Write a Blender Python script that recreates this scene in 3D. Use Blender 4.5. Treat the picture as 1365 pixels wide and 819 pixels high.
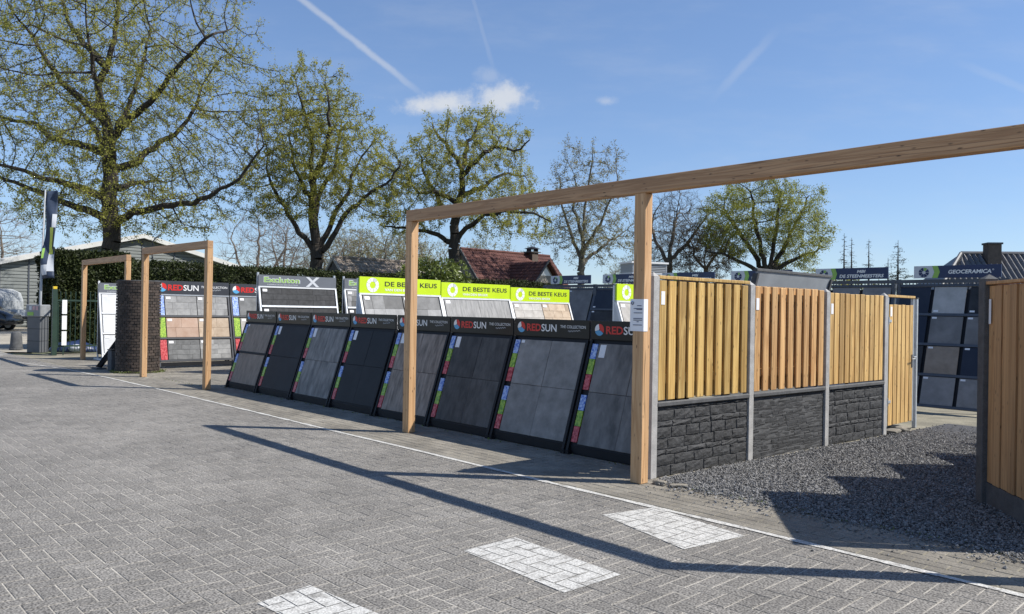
import bpy, bmesh, math, random
import numpy as np
from mathutils import Vector, Matrix

# ------------------------------------------------------------------ camera, sky, sun, exposure
for o in list(bpy.data.objects): bpy.data.objects.remove(o)
scene = bpy.context.scene
COL = scene.collection
R = math.radians
CAM_H, FPX, ROLL, PITCH = 1.6, 1040.0, R(1.0), R(0.2)
cam_data = bpy.data.cameras.new('camera'); cam = bpy.data.objects.new('camera', cam_data); COL.objects.link(cam)
cam_data.sensor_width = 36.0; cam_data.lens = 36.0 * FPX / 1365.0; cam_data.clip_end = 3000; cam_data.clip_start = 0.05
cam.matrix_world = Matrix.Translation((0, 0, CAM_H)) @ Matrix.Rotation(R(90) + PITCH, 4, 'X') @ Matrix.Rotation(ROLL, 4, 'Z')
scene.camera = cam
scene.view_settings.view_transform = 'Standard'; scene.view_settings.look = 'None'
scene.view_settings.gamma = 1.0; scene.view_settings.use_curve_mapping = False
scene.view_settings.exposure = 0.42
SUN = Vector((0.946, -0.085, 1.0)).normalized()
sd = bpy.data.lights.new('sun', 'SUN'); sd.energy = 5.0; sd.angle = R(0.55); sd.color = (1.0, 0.955, 0.88)
so = bpy.data.objects.new('sun', sd); COL.objects.link(so)
so.rotation_euler = SUN.to_track_quat('Z', 'Y').to_euler(); so.location = (20, -5, 30)

def build_world():
    w = bpy.data.worlds.new('World'); scene.world = w; w.use_nodes = True
    nt = w.node_tree; nt.nodes.clear(); N = nt.nodes.new; L = nt.links.new
    out = N('ShaderNodeOutputWorld'); bg = N('ShaderNodeBackground'); L(bg.outputs[0], out.inputs[0])
    sky = N('ShaderNodeTexSky'); sky.sky_type = 'NISHITA'; sky.sun_disc = False
    sky.sun_elevation = math.asin(SUN.z); sky.sun_rotation = math.atan2(SUN.x, SUN.y)
    sky.altitude = 20; sky.air_density = 1.0; sky.dust_density = 0.0; sky.ozone_density = 2.2
    bg.inputs[1].default_value = 0.112
    tc = N('ShaderNodeTexCoord'); sep = N('ShaderNodeSeparateXYZ'); L(tc.outputs['Generated'], sep.inputs[0])
    def M(op, a, b=None, c=None):
        n = N('ShaderNodeMath'); n.operation = op
        for i, x in enumerate((a, b, c)):
            if x is None: continue
            if isinstance(x, (int, float)): n.inputs[i].default_value = x
            else: L(x, n.inputs[i])
        return n.outputs[0]
    yy = M('MAXIMUM', sep.outputs[1], 0.05)
    ax = M('DIVIDE', sep.outputs[0], yy); az = M('DIVIDE', sep.outputs[2], yy)
    comb = N('ShaderNodeCombineXYZ'); L(ax, comb.inputs[0]); L(az, comb.inputs[1])
    def noise(scale, detail, rough, sx=1, sy=1, vec=None):
        mp = N('ShaderNodeMapping'); mp.inputs['Scale'].default_value = (sx, sy, 1); L(vec or comb.outputs[0], mp.inputs[0])
        n = N('ShaderNodeTexNoise'); n.inputs['Scale'].default_value = scale; n.inputs['Detail'].default_value = detail
        n.inputs['Roughness'].default_value = rough; L(mp.outputs[0], n.inputs[0]); return n.outputs[0]
    def ramp(v, lo, hi):
        n = N('ShaderNodeMapRange'); n.interpolation_type = 'SMOOTHSTEP'
        n.inputs[1].default_value = lo; n.inputs[2].default_value = hi; L(v, n.inputs[0]); return n.outputs[0]
    fine = noise(30, 9, 0.68); broad = noise(7, 4, 0.55, 1, 2.2)
    amt = None
    # small fair-weather clouds
    for cx, cz, rx, rz, k in ((-0.096, 0.262, .062, .0145, .82), (-0.020, 0.270, .048, .021, .80), (-0.034, 0.300, .020, .013, .22), (0.117, 0.270, .014, .007, .34),
                              (1.3, .35, .09, .03, .8), (-1.5, .3, .10, .028, .8), (.95, .62, .07, .03, .6), (-1.05, .7, .08, .03, .6)):
        dx = M('MULTIPLY', M('SUBTRACT', ax, cx), 1 / rx); dz = M('MULTIPLY', M('SUBTRACT', az, cz), 1 / rz)
        d = M('SQRT', M('ADD', M('MULTIPLY', dx, dx), M('MULTIPLY', dz, dz)))
        d = M('ADD', d, M('MULTIPLY', M('SUBTRACT', fine, 0.5), 2.3))
        c = M('MULTIPLY', ramp(d, 1.25, 0.1), k)
        amt = c if amt is None else M('MAXIMUM', amt, c)
    # old condensation trails
    for (x0, z0), (x1, z1), wd, k in (((-.292, .405), (-.118, .273), .0062, .40), ((-.056, .395), (-.026, .300), .0045, .13), ((.310, .338), (.252, .275), .009, .15), ((.72, .27), (.56, .33), .008, .10)):
        lx, lz = x1 - x0, z1 - z0; ln = math.hypot(lx, lz); lx /= ln; lz /= ln
        px = M('SUBTRACT', ax, x0); pz = M('SUBTRACT', az, z0)
        al = M('ADD', M('MULTIPLY', px, lx), M('MULTIPLY', pz, lz))
        ac = M('ABSOLUTE', M('ADD', M('SUBTRACT', M('MULTIPLY', px, -lz), M('MULTIPLY', pz, -lx)), M('MULTIPLY', M('SUBTRACT', fine, .5), wd * 1.1)))
        c = M('MULTIPLY', ramp(ac, wd, wd * .15), M('MULTIPLY', ramp(al, -.06, .03), ramp(al, ln + .02, ln - .06)))
        c = M('MULTIPLY', M('MULTIPLY', c, k), M('ADD', .55, M('MULTIPLY', broad, .9)))
        amt = M('MAXIMUM', amt, c)
    # thin streaks of high cloud everywhere
    streak = noise(5.0, 5, 0.6, 1.0, 3.6)
    amt = M('MAXIMUM', amt, M('MULTIPLY', ramp(streak, .42, .85), .13))
    mix = N('ShaderNodeMix'); mix.data_type = 'RGBA'
    gm = N('ShaderNodeGamma'); gm.inputs[1].default_value = .78; L(sky.outputs[0], gm.inputs[0])
    tn = N('ShaderNodeVectorMath'); tn.operation = 'MULTIPLY'; tn.inputs[1].default_value = (.96, 1.12, 1.40); L(gm.outputs[0], tn.inputs[0])
    L(amt, mix.inputs[0]); L(tn.outputs[0], mix.inputs[6]); mix.inputs[7].default_value = (5.0, 5.15, 5.35, 1)
    L(mix.outputs[2], bg.inputs[0])
build_world()

# ------------------------------------------------------------------ helpers
A_U = R(136.5)
U = Vector((math.sin(A_U), math.cos(A_U), 0)); V = Vector((-U.y, U.x, 0))
RF = math.atan2(U.y, U.x)          # front-row things: local x = U, local y = V
RB = math.atan2(V.y, V.x)          # back-row things: local x = V, local y = -U
def P(s, t, z=0.0): return Vector((U.x * s + V.x * t, U.y * s + V.y * t, z))
_c, _s, _cp, _sp = math.cos(ROLL), math.sin(ROLL), math.cos(PITCH), math.sin(PITCH)
def at(x, y, Y):                   # the point at depth Y seen at photo pixel x, y (used to trace limbs of trees)
    dx, dy = x - 682.5, y - 409.5
    a, b = (dx * _c + dy * _s) / FPX, -(-dx * _s + dy * _c) / FPX
    ry, rz = _cp - b * _sp, _sp + b * _cp
    k = Y / ry
    return Vector((a * k, Y, CAM_H + rz * k))
def project(p):
    x, y, z = p[0], p[1], p[2] - CAM_H
    y2 = y * _cp + z * _sp; z2 = -y * _sp + z * _cp
    a, b = x / y2 * FPX, -z2 / y2 * FPX
    return 682.5 + a * _c - b * _s, 409.5 + a * _s + b * _c

class MB:
    def __init__(s): s.v = []; s.f = []
    def add(s, vs, fs):
        n = len(s.v); s.v += [tuple(p) for p in vs]; s.f += [tuple(i + n for i in f) for f in fs]; return s
    def hexa(s, c):                # c: 8 corners, bottom ring ccw then top ring
        return s.add(c, [(3, 2, 1, 0), (4, 5, 6, 7), (0, 1, 5, 4), (1, 2, 6, 5), (2, 3, 7, 6), (3, 0, 4, 7)])
    def box(s, x0, x1, y0, y1, z0, z1):
        return s.hexa([(x0, y0, z0), (x1, y0, z0), (x1, y1, z0), (x0, y1, z0), (x0, y0, z1), (x1, y0, z1), (x1, y1, z1), (x0, y1, z1)])
    def tube(s, pts, r, n=8, cap=True):
        pts = [Vector(p) for p in pts]; rs = r if isinstance(r, (list, tuple)) else [r] * len(pts)
        vs, fs = [], []
        for i, p in enumerate(pts):
            d = (pts[min(i + 1, len(pts) - 1)] - pts[max(i - 1, 0)]).normalized()
            a = d.orthogonal().normalized() if i == 0 else (pa - d * pa.dot(d)).normalized()
            pa = a; b = d.cross(a)
            vs += [p + (a * math.cos(k * 2 * math.pi / n) + b * math.sin(k * 2 * math.pi / n)) * rs[i] for k in range(n)]
        for i in range(len(pts) - 1):
            for k in range(n):
                k2 = (k + 1) % n
                fs.append((i * n + k, i * n + k2, (i + 1) * n + k2, (i + 1) * n + k))
        if cap: fs += [tuple(range(n - 1, -1, -1)), tuple(range((len(pts) - 1) * n, len(pts) * n))]
        return s.add(vs, fs)
    def prism(s, poly, y0, y1):    # poly in xz, ccw seen from -y
        n = len(poly)
        vs = [(x, y0, z) for x, z in poly] + [(x, y1, z) for x, z in poly]
        fs = [tuple(range(n)), tuple(range(2 * n - 1, n - 1, -1))] + [(i, i + n, (i + 1) % n + n, (i + 1) % n) for i in range(n)]
        return s.add(vs, fs)
    def prism_x(s, poly, x0, x1):  # poly in yz
        n = len(poly)
        vs = [(x0, y, z) for y, z in poly] + [(x1, y, z) for y, z in poly]
        fs = [tuple(range(n - 1, -1, -1)), tuple(range(n, 2 * n))] + [((i + 1) % n, (i + 1) % n + n, i + n, i) for i in range(n)]
        return s.add(vs, fs)
    def lathe(s, prof, n=16, c=(0, 0)):
        vs = [(c[0] + r * math.cos(k * 2 * math.pi / n), c[1] + r * math.sin(k * 2 * math.pi / n), z) for r, z in prof for k in range(n)]
        fs = [(i * n + k, i * n + (k + 1) % n, (i + 1) * n + (k + 1) % n, (i + 1) * n + k) for i in range(len(prof) - 1) for k in range(n)]
        fs += [tuple(range(n - 1, -1, -1)), tuple(range((len(prof) - 1) * n, len(prof) * n))]
        return s.add(vs, fs)
    def mesh(s, name):
        me = bpy.data.meshes.new(name); me.from_pydata(s.v, [], s.f); me.update(); return me
def np_mesh(name, verts, faces):   # faces: (n,3) or (n,4) int array
    verts = np.asarray(verts, dtype=np.float32); faces = np.asarray(faces, dtype=np.int32); k = faces.shape[1]
    me = bpy.data.meshes.new(name)
    me.vertices.add(len(verts)); me.vertices.foreach_set('co', verts.ravel())
    me.loops.add(faces.size); me.loops.foreach_set('vertex_index', faces.ravel())
    me.polygons.add(len(faces)); me.polygons.foreach_set('loop_start', np.arange(0, faces.size, k, dtype=np.int32))
    me.polygons.foreach_set('loop_total', np.full(len(faces), k, dtype=np.int32))
    me.polygons.foreach_set('use_smooth', np.zeros(len(faces), dtype=bool)); me.update(calc_edges=True); return me
def tag(o, label=None, cat=None, group=None, kind=None):
    if label: o['label'] = label
    if cat: o['category'] = cat
    if group: o['group'] = group
    if kind: o['kind'] = kind
    return o
def obj(name, m, mat, parent=None, loc=(0, 0, 0), rot=(0, 0, 0), smooth=False, bevel=0):
    me = m.mesh(name) if isinstance(m, MB) else m
    if mat and not me.materials: me.materials.append(mat)
    if smooth: me.polygons.foreach_set('use_smooth', [True] * len(me.polygons))
    o = bpy.data.objects.new(name, me); COL.objects.link(o); o.parent = parent; o.location = loc; o.rotation_euler = rot
    if bevel:
        b = o.modifiers.new('bevel', 'BEVEL'); b.width = bevel; b.segments = 1; b.limit_method = 'ANGLE'
    return o
def thing(name, loc, rz, label, cat, group=None):
    o = bpy.data.objects.new(name, None); COL.objects.link(o); o.location = loc; o.rotation_euler = (0, 0, rz); o.empty_display_size = .2
    return tag(o, label, cat, group)

# ------------------------------------------------------------------ materials
def lin(r, g=None, b=None):
    if g is None: g = b = r
    f = lambda c: (c / 255 / 12.92) if c / 255 <= .04045 else ((c / 255 + .055) / 1.055) ** 2.4
    return (f(r), f(g), f(b))
MATS = {}
def mat(name, col, rough=.6, var=.15, scale=6.0, stretch=(1, 1, 1), bump=0.0, bscale=None, metallic=0.0, spec=.5, rnd=0.0, island=False, col2=None, lo=.35, hi=.65,
        speck=0.0, sscale=300.0, detail=5.0, world=False, trans=0.0, stain=0.0, coat=0.0, bdist=.01):
    m = bpy.data.materials.new(name); MATS[name] = m; m.use_nodes = True
    nt = m.node_tree; N = nt.nodes.new; L = nt.links.new; bs = nt.nodes['Principled BSDF']
    bs.inputs['Roughness'].default_value = rough; bs.inputs['Metallic'].default_value = metallic
    bs.inputs['Specular IOR Level'].default_value = spec; bs.inputs['Coat Weight'].default_value = coat
    if world: vec = N('ShaderNodeNewGeometry').outputs['Position']
    else:
        tc = N('ShaderNodeTexCoord'); oi = N('ShaderNodeObjectInfo'); add = N('ShaderNodeVectorMath'); add.operation = 'ADD'
        mul = N('ShaderNodeMath'); mul.operation = 'MULTIPLY'; mul.inputs[1].default_value = 37.0; L(oi.outputs['Random'], mul.inputs[0])
        L(tc.outputs['Object'], add.inputs[0]); L(mul.outputs[0], add.inputs[1]); vec = add.outputs[0]
    mp = N('ShaderNodeMapping'); mp.inputs['Scale'].default_value = stretch; L(vec, mp.inputs[0])
    nz = N('ShaderNodeTexNoise'); nz.inputs['Scale'].default_value = scale; nz.inputs['Detail'].default_value = detail; nz.inputs['Roughness'].default_value = .62
    L(mp.outputs[0], nz.inputs[0])
    mr = N('ShaderNodeMapRange'); mr.inputs[1].default_value = lo; mr.inputs[2].default_value = hi; L(nz.outputs[0], mr.inputs[0])
    mix = N('ShaderNodeMix'); mix.data_type = 'RGBA'; L(mr.outputs[0], mix.inputs[0])
    a = col if col2 is not None else tuple(c * (1 - var) for c in col); b = col2 if col2 is not None else tuple(c * (1 + var) for c in col)
    mix.inputs[6].default_value = (*a, 1); mix.inputs[7].default_value = (*b, 1)
    cur = mix.outputs[2]
    def scaled(cur, fac):
        h = N('ShaderNodeVectorMath'); h.operation = 'SCALE'; L(cur, h.inputs[0]); L(fac, h.inputs['Scale']); return h.outputs[0]
    if rnd:
        src = N('ShaderNodeNewGeometry').outputs['Random Per Island'] if island else N('ShaderNodeObjectInfo').outputs['Random']
        r = N('ShaderNodeMapRange'); r.inputs[3].default_value = 1 - rnd; r.inputs[4].default_value = 1 + rnd; L(src, r.inputs[0]); cur = scaled(cur, r.outputs[0])
    if speck:
        n2 = N('ShaderNodeTexNoise'); n2.inputs['Scale'].default_value = sscale; n2.inputs['Detail'].default_value = 2; L(vec, n2.inputs[0])
        r = N('ShaderNodeMapRange'); r.inputs[1].default_value = .33; r.inputs[2].default_value = .67; r.inputs[3].default_value = 1 - speck; r.inputs[4].default_value = 1 + speck
        L(n2.outputs[0], r.inputs[0]); cur = scaled(cur, r.outputs[0])
    if stain:
        for sc_, lo_, hi_ in ((.35, .40, .66), (2.3, .30, .75), (7.0, .25, .8)):
            n4 = N('ShaderNodeTexNoise'); n4.inputs['Scale'].default_value = sc_; n4.inputs['Detail'].default_value = 6; n4.inputs['Distortion'].default_value = .6; L(vec, n4.inputs[0])
            r = N('ShaderNodeMapRange'); r.inputs[1].default_value = lo_; r.inputs[2].default_value = hi_; r.inputs[3].default_value = 1 - stain; r.inputs[4].default_value = 1 + stain; L(n4.outputs[0], r.inputs[0]); cur = scaled(cur, r.outputs[0])
    L(cur, bs.inputs['Base Color'])
    if bump:
        bp = N('ShaderNodeBump'); bp.inputs['Strength'].default_value = bump; bp.inputs['Distance'].default_value = bdist
        if bscale:
            n3 = N('ShaderNodeTexNoise'); n3.inputs['Scale'].default_value = bscale; n3.inputs['Detail'].default_value = 5; L(mp.outputs[0], n3.inputs[0]); L(n3.outputs[0], bp.inputs['Height'])
        else: L(nz.outputs[0], bp.inputs['Height'])
        L(bp.outputs[0], bs.inputs['Normal'])
    if trans:
        tr = N('ShaderNodeBsdfTranslucent'); ms = N('ShaderNodeMixShader'); ms.inputs[0].default_value = trans
        L(cur, tr.inputs[0]); L(bs.outputs[0], ms.inputs[1]); L(tr.outputs[0], ms.inputs[2]); L(ms.outputs[0], nt.nodes['Material Output'].inputs[0])
    return m
def wood(name, col, dark, axis, rough=.62, rnd=.1, ring=9.0):
    m = mat(name, col, rough=rough, rnd=rnd); nt = m.node_tree; N = nt.nodes.new; L = nt.links.new
    mix = next(n for n in nt.nodes if n.type == 'MIX'); mp = next(n for n in nt.nodes if n.type == 'MAPPING'); nz = next(n for n in nt.nodes if n.type == 'TEX_NOISE')
    st = [1, 1, 1]; st[axis] = .045; mp.inputs['Scale'].default_value = st
    nz.inputs['Scale'].default_value = ring; nz.inputs['Distortion'].default_value = 1.2; nz.inputs['Detail'].default_value = 3
    wv = N('ShaderNodeMath'); wv.operation = 'MULTIPLY'; wv.inputs[1].default_value = 34; L(nz.outputs[0], wv.inputs[0])
    sn = N('ShaderNodeMath'); sn.operation = 'SINE'; L(wv.outputs[0], sn.inputs[0])
    mr = next(n for n in nt.nodes if n.type == 'MAP_RANGE' and n.inputs[0].is_linked and n.inputs[0].links[0].from_node == nz)
    L(sn.outputs[0], mr.inputs[0]); mr.inputs[1].default_value = -1.3; mr.inputs[2].default_value = 1.1
    mix.inputs[6].default_value = (*dark, 1); mix.inputs[7].default_value = (*col, 1)
    # knots: sparse dark cells
    vo = N('ShaderNodeTexVoronoi'); mp2 = N('ShaderNodeMapping'); s2 = [4.2, 4.2, 4.2]; s2[axis] = 1.35; mp2.inputs['Scale'].default_value = s2
    L(mp.inputs[0].links[0].from_socket, mp2.inputs[0]); L(mp2.outputs[0], vo.inputs[0]); vo.inputs['Randomness'].default_value = 1
    r = N('ShaderNodeMapRange'); r.inputs[1].default_value = .06; r.inputs[2].default_value = .16; r.inputs[3].default_value = .28; r.inputs[4].default_value = 1; L(vo.outputs['Distance'], r.inputs[0])
    bs = nt.nodes['Principled BSDF']; src = bs.inputs['Base Color'].links[0].from_socket
    h = N('ShaderNodeVectorMath'); h.operation = 'SCALE'; L(src, h.inputs[0]); L(r.outputs[0], h.inputs['Scale']); L(h.outputs[0], bs.inputs['Base Color'])
    mp3 = N('ShaderNodeMapping'); s3 = [14, 14, 14]; s3[axis] = .35; mp3.inputs['Scale'].default_value = s3; L(mp.inputs[0].links[0].from_socket, mp3.inputs[0])   # drying cracks and weathered streaks
    n5 = N('ShaderNodeTexNoise'); n5.inputs['Scale'].default_value = 1; n5.inputs['Detail'].default_value = 2; L(mp3.outputs[0], n5.inputs[0])
    ab = N('ShaderNodeMath'); ab.operation = 'SUBTRACT'; ab.inputs[1].default_value = .63; L(n5.outputs[0], ab.inputs[0]); ac = N('ShaderNodeMath'); ac.operation = 'ABSOLUTE'; L(ab.outputs[0], ac.inputs[0])
    r2 = N('ShaderNodeMapRange'); r2.inputs[1].default_value = .004; r2.inputs[2].default_value = .012; r2.inputs[3].default_value = .5; r2.inputs[4].default_value = 1; L(ac.outputs[0], r2.inputs[0])
    r3 = N('ShaderNodeMapRange'); r3.inputs[1].default_value = .3; r3.inputs[2].default_value = .7; r3.inputs[3].default_value = .84; r3.inputs[4].default_value = 1.12; L(n5.outputs[0], r3.inputs[0])
    for q in (r2, r3):
        h2 = N('ShaderNodeVectorMath'); h2.operation = 'SCALE'; L(bs.inputs['Base Color'].links[0].from_socket, h2.inputs[0]); L(q.outputs[0], h2.inputs['Scale']); L(h2.outputs[0], bs.inputs['Base Color'])
    bp = N('ShaderNodeBump'); bp.inputs['Strength'].default_value = .25; bp.inputs['Distance'].default_value = .002; L(sn.outputs[0], bp.inputs['Height']); L(bp.outputs[0], bs.inputs['Normal'])
    return m
M_ROAD = mat('road_brick', (.186, .174, .156), .85, var=.12, scale=.55, world=True, rnd=.10, speck=.72, sscale=78, stain=.10, bump=.5, bscale=90, bdist=.004)
M_ROADI = mat('road_brick_joined', (.186, .174, .156), .85, var=.12, scale=.55, world=True, rnd=.10, island=True, speck=.72, sscale=78, stain=.10, bump=.5, bscale=90, bdist=.004)
M_STRIP = mat('footway_brick', (.165, .150, .125), .9, scale=1.6, world=True, rnd=.10, speck=.30, sscale=80, bump=.5, bscale=70, bdist=.005, col2=(.265, .242, .20), lo=.35, hi=.7, stain=.12)
M_STRIPI = mat('footway_brick_joined', (.165, .150, .125), .9, scale=1.6, world=True, rnd=.10, island=True, speck=.30, sscale=80, bump=.5, bscale=70, bdist=.005, col2=(.265, .242, .20), lo=.35, hi=.7, stain=.12)
M_SAND = mat('joint_sand', (.36, .335, .29), .95, var=.22, scale=2.2, world=True, speck=.3, sscale=120)
M_SOIL = mat('joint_soil', (.17, .155, .115), .95, scale=2.0, world=True, speck=.3, sscale=120, col2=(.27, .245, .18))
M_GROUND = mat('ground', (.16, .145, .11), .95, scale=.25, world=True, col2=(.09, .11, .045), speck=.25, sscale=30)
M_CONC = mat('concrete', (.36, .355, .345), .85, var=.14, scale=9, speck=.16, sscale=120, bump=.2, bscale=60, bdist=.004)
M_CONCD = mat('dark_concrete', (.085, .087, .09), .85, var=.2, scale=9, speck=.2, sscale=120)
M_ANTH = mat('anthracite_stone', (.036, .037, .039), .8, var=.3, scale=16, rnd=.13, bump=.75, bscale=38, bdist=.012, speck=.22, sscale=160)
M_ANTHI = mat('anthracite_strip', (.036, .037, .039), .72, var=.3, scale=16, rnd=.16, island=True, bump=.5, bscale=60, bdist=.006, speck=.22, sscale=160)
M_DOUG = wood('larch_upright', (.58, .36, .185), (.44, .245, .11), 2)
M_DOUGX = wood('larch_beam', (.47, .28, .145), (.34, .185, .088), 0, ring=11)
M_SLAT1 = wood('treated_pine', (.60, .40, .135), (.38, .22, .058), 2, rnd=.22)
M_SLAT2 = wood('pale_larch', (.66, .405, .175), (.43, .22, .078), 2, rnd=.20)
M_SLAT3 = wood('spruce', (.62, .41, .155), (.41, .235, .075), 2, rnd=.20)
M_SLAT4 = wood('brown_larch', (.52, .30, .14), (.37, .195, .083), 2, rnd=.12)
M_GRAV = mat('gravel', (.17, .168, .165), .8, var=.2, scale=60, world=True, rnd=.55, island=True)
M_GRAVB = mat('gravel_bed', (.06, .06, .064), .95, var=.3, scale=40, world=True)
M_PAINT = mat('road_paint', (.26, .25, .23), .88, world=True, scale=11, col2=(.47, .46, .43), lo=.33, hi=.5, speck=.34, sscale=90, detail=9)
M_BLACK = mat('black_frame', (.010, .011, .014), .6, var=.2, scale=5, spec=.3)
M_HEADB = mat('black_gloss_board', (.009, .009, .010), .3, var=.2, scale=3, spec=.3)
M_DGREY = mat('dark_grey_board', (.045, .048, .056), .4, var=.1, scale=3)
M_MGREY = mat('mid_grey_board', (.135, .145, .165), .42, var=.06, scale=3)
M_LIME = mat('lime_board', (.52, .70, .012), .42, var=.03, scale=3)
M_NAVY = mat('navy_board', (.010, .024, .085), .38, var=.1, scale=3)
M_WHITE = mat('white_print', (.80, .80, .79), .5, var=.02, scale=3)
M_PALE = mat('pale_grey_print', (.55, .57, .60), .5, var=.03, scale=3)
M_GREYP = mat('grey_print', (.34, .36, .38), .5, var=.03, scale=3)
M_RED = mat('red_print', (.62, .025, .018), .45, var=.05, scale=3)
M_BLUE = mat('blue_print', (.10, .36, .62), .45, var=.08, scale=3)
M_GREENP = mat('green_print', (.27, .47, .09), .5, var=.05, scale=3)
M_INK = mat('black_ink', (.016, .017, .016), .6, var=.05, scale=3)
M_NAVYP = mat('navy_print', (.012, .025, .09), .5, var=.05, scale=3)
M_ZINC = mat('galvanised', (.50, .52, .54), .45, var=.12, scale=14, metallic=.55)
M_WMET = mat('white_metal', (.72, .73, .74), .45, var=.05, scale=6)
M_BMET = mat('blue_grey_metal', (.065, .075, .095), .5, var=.12, scale=5)
M_SHEET = mat('zinc_sheet', (.30, .32, .34), .5, var=.12, scale=2.2)
M_CARD = mat('card', (.78, .78, .80), .6, var=.02, scale=9)
M_PHB = mat('photo_blue', (.05, .13, .50), .35, scale=34, col2=(.55, .68, .90), lo=.38, hi=.66)
M_PHG = mat('photo_green', (.08, .22, .01), .35, scale=30, col2=(.45, .62, .07), lo=.35, hi=.66)
M_PHR = mat('photo_red', (.33, .006, .014), .35, scale=30, col2=(.78, .20, .20), lo=.40, hi=.74)
M_BARK = mat('oak_bark', (.043, .036, .029), .95, var=.35, scale=3.5, stretch=(3, 3, .6), bump=.9, bscale=5, bdist=.06)
M_BARKB = mat('grey_bark', (.13, .115, .095), .95, var=.3, scale=4)
M_TWIGB = mat('brown_twig', (.15, .125, .10), .95, var=.3, scale=4)
M_LEAF = mat('oak_leaf', (.33, .325, .07), .6, rnd=.42, island=True, var=.22, scale=.9, trans=.55, spec=.2)
M_LEAF2 = mat('olive_leaf', (.27, .28, .065), .6, rnd=.42, island=True, var=.22, scale=.9, trans=.55, spec=.2)
M_LEAF3 = mat('pale_leaf', (.27, .25, .12), .65, rnd=.4, island=True, var=.22, scale=.9, trans=.3, spec=.2)
M_BUD = mat('brown_bud', (.14, .105, .06), .8, rnd=.4, island=True, var=.2, scale=1, trans=.2)
M_HEDGE = mat('hedge_leaf', (.030, .040, .010), .6, rnd=.5, island=True, var=.35, scale=1.2, trans=.2, spec=.3)
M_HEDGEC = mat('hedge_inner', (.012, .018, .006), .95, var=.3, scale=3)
M_SHRUB = mat('shrub_leaf', (.115, .145, .030), .38, rnd=.5, island=True, var=.25, scale=2, trans=.25, spec=.5)
M_CONIF = mat('conifer_needle', (.035, .048, .024), .8, rnd=.4, island=True, var=.3, scale=1)
M_YELL = mat('yellow_bush_leaf', (.24, .24, .035), .7, rnd=.4, island=True, var=.25, scale=1, trans=.3)

# ------------------------------------------------------------------ lettering
_tc = {}
def text_shape(s, bold, shear):
    key = (s, bold, shear)
    if key not in _tc:
        c = bpy.data.curves.new('lettering', 'FONT'); c.body = s; c.size = 1; c.offset = bold; c.shear = shear; c.resolution_u = 3
        o = bpy.data.objects.new('lettering', c); COL.objects.link(o)
        dg = bpy.context.evaluated_depsgraph_get(); me = bpy.data.meshes.new_from_object(o.evaluated_get(dg))
        vs = [tuple(v.co) for v in me.vertices]; fs = [tuple(p.vertices) for p in me.polygons]
        bpy.data.objects.remove(o); bpy.data.meshes.remove(me); bpy.data.curves.remove(c)
        xs = [v[0] for v in vs]; ys = [v[1] for v in vs]
        _tc[key] = (vs, fs, min(xs), max(xs), min(ys), max(ys))
    return _tc[key]
def text(parent, s, x0, z0, w, h, y, m, bold=.018, shear=0.0, name='lettering'):
    vs, fs, xa, xb, ya, yb = text_shape(s, bold, shear)
    b = MB(); b.add([(x0 + (v[0] - xa) / (xb - xa) * w, y, z0 + (v[1] - ya) / (yb - ya) * h) for v in vs], fs)
    return obj(name, b, m, parent)
def sector(cx, cz, r0, r1, a0, a1, y, n=6):
    b = MB(); an = [a0 + (a1 - a0) * i / n for i in range(n + 1)]
    vs = [(cx + r0 * math.cos(a), y, cz + r0 * math.sin(a)) for a in an] + [(cx + r1 * math.cos(a), y, cz + r1 * math.sin(a)) for a in an]
    b.add(vs, [(i, i + n + 1, i + n + 2, i + 1)[::-1] for i in range(n)]); return b
def ring_logo(parent, cx, cz, r0, r1, n, m, m2, k2, y, gap=.12):
    a = MB(); st = 2 * math.pi / n
    for i in range(n):
        sb = sector(cx, cz, r0, r1, i * st + gap, (i + 1) * st - gap * .2, y, 4)
        if i in k2: obj('emblem_accent', sb, m2, parent)
        else: a.add(sb.v, sb.f)
    obj('emblem', a, m, parent)

# ------------------------------------------------------------------ ground, road, footway, gravel
def sheet(name, pts, z, m, parent=None):
    b = MB(); b.add([(p[0], p[1], z) for p in pts], [tuple(range(len(pts)))]); o = obj(name, b, m, parent)
    if parent is None: tag(o, kind='structure')
    return o
sheet('ground', [(-1500, -1500), (1500, -1500), (1500, 1500), (-1500, 1500)], -.06, M_GROUND)
LINE_T = 5.27
road = sheet('road', [P(-60, -14), P(16, -14), P(16, LINE_T), P(-60, LINE_T)], -.0032, M_SAND)
yard = sheet('yard_pavement', [P(-27, LINE_T), P(16, LINE_T), P(16, 24), P(-27, 24)], -.0036, M_SOIL)
sheet('side_pavement', [Vector((-60, 24.8, 0)), Vector((-15.2, 24.8, 0)), Vector((-17.4, 28.5, 0)), Vector((-28.5, 47.5, 0)), Vector((-60, 60, 0))], -.02, mat('pale_concrete_paving', (.33, .30, .245), .9, var=.2, scale=1.2, world=True, speck=.2, sscale=20))
FENCE_O = Vector((1.40, 7.55, 0)); FENCE_D = Vector((.772, .636, 0)).normalized()
def fence_s(t): return -4.51 + .07 * (t - 6.21)
GRAV_T0 = 6.12
gravel_bed = sheet('gravel_bed', [P(fence_s(6.1) + .05, GRAV_T0), P(6, GRAV_T0 - .02), P(6, 12.9), P(fence_s(12.9) + .05, 12.9)], -.002, M_GRAVB)

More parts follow.
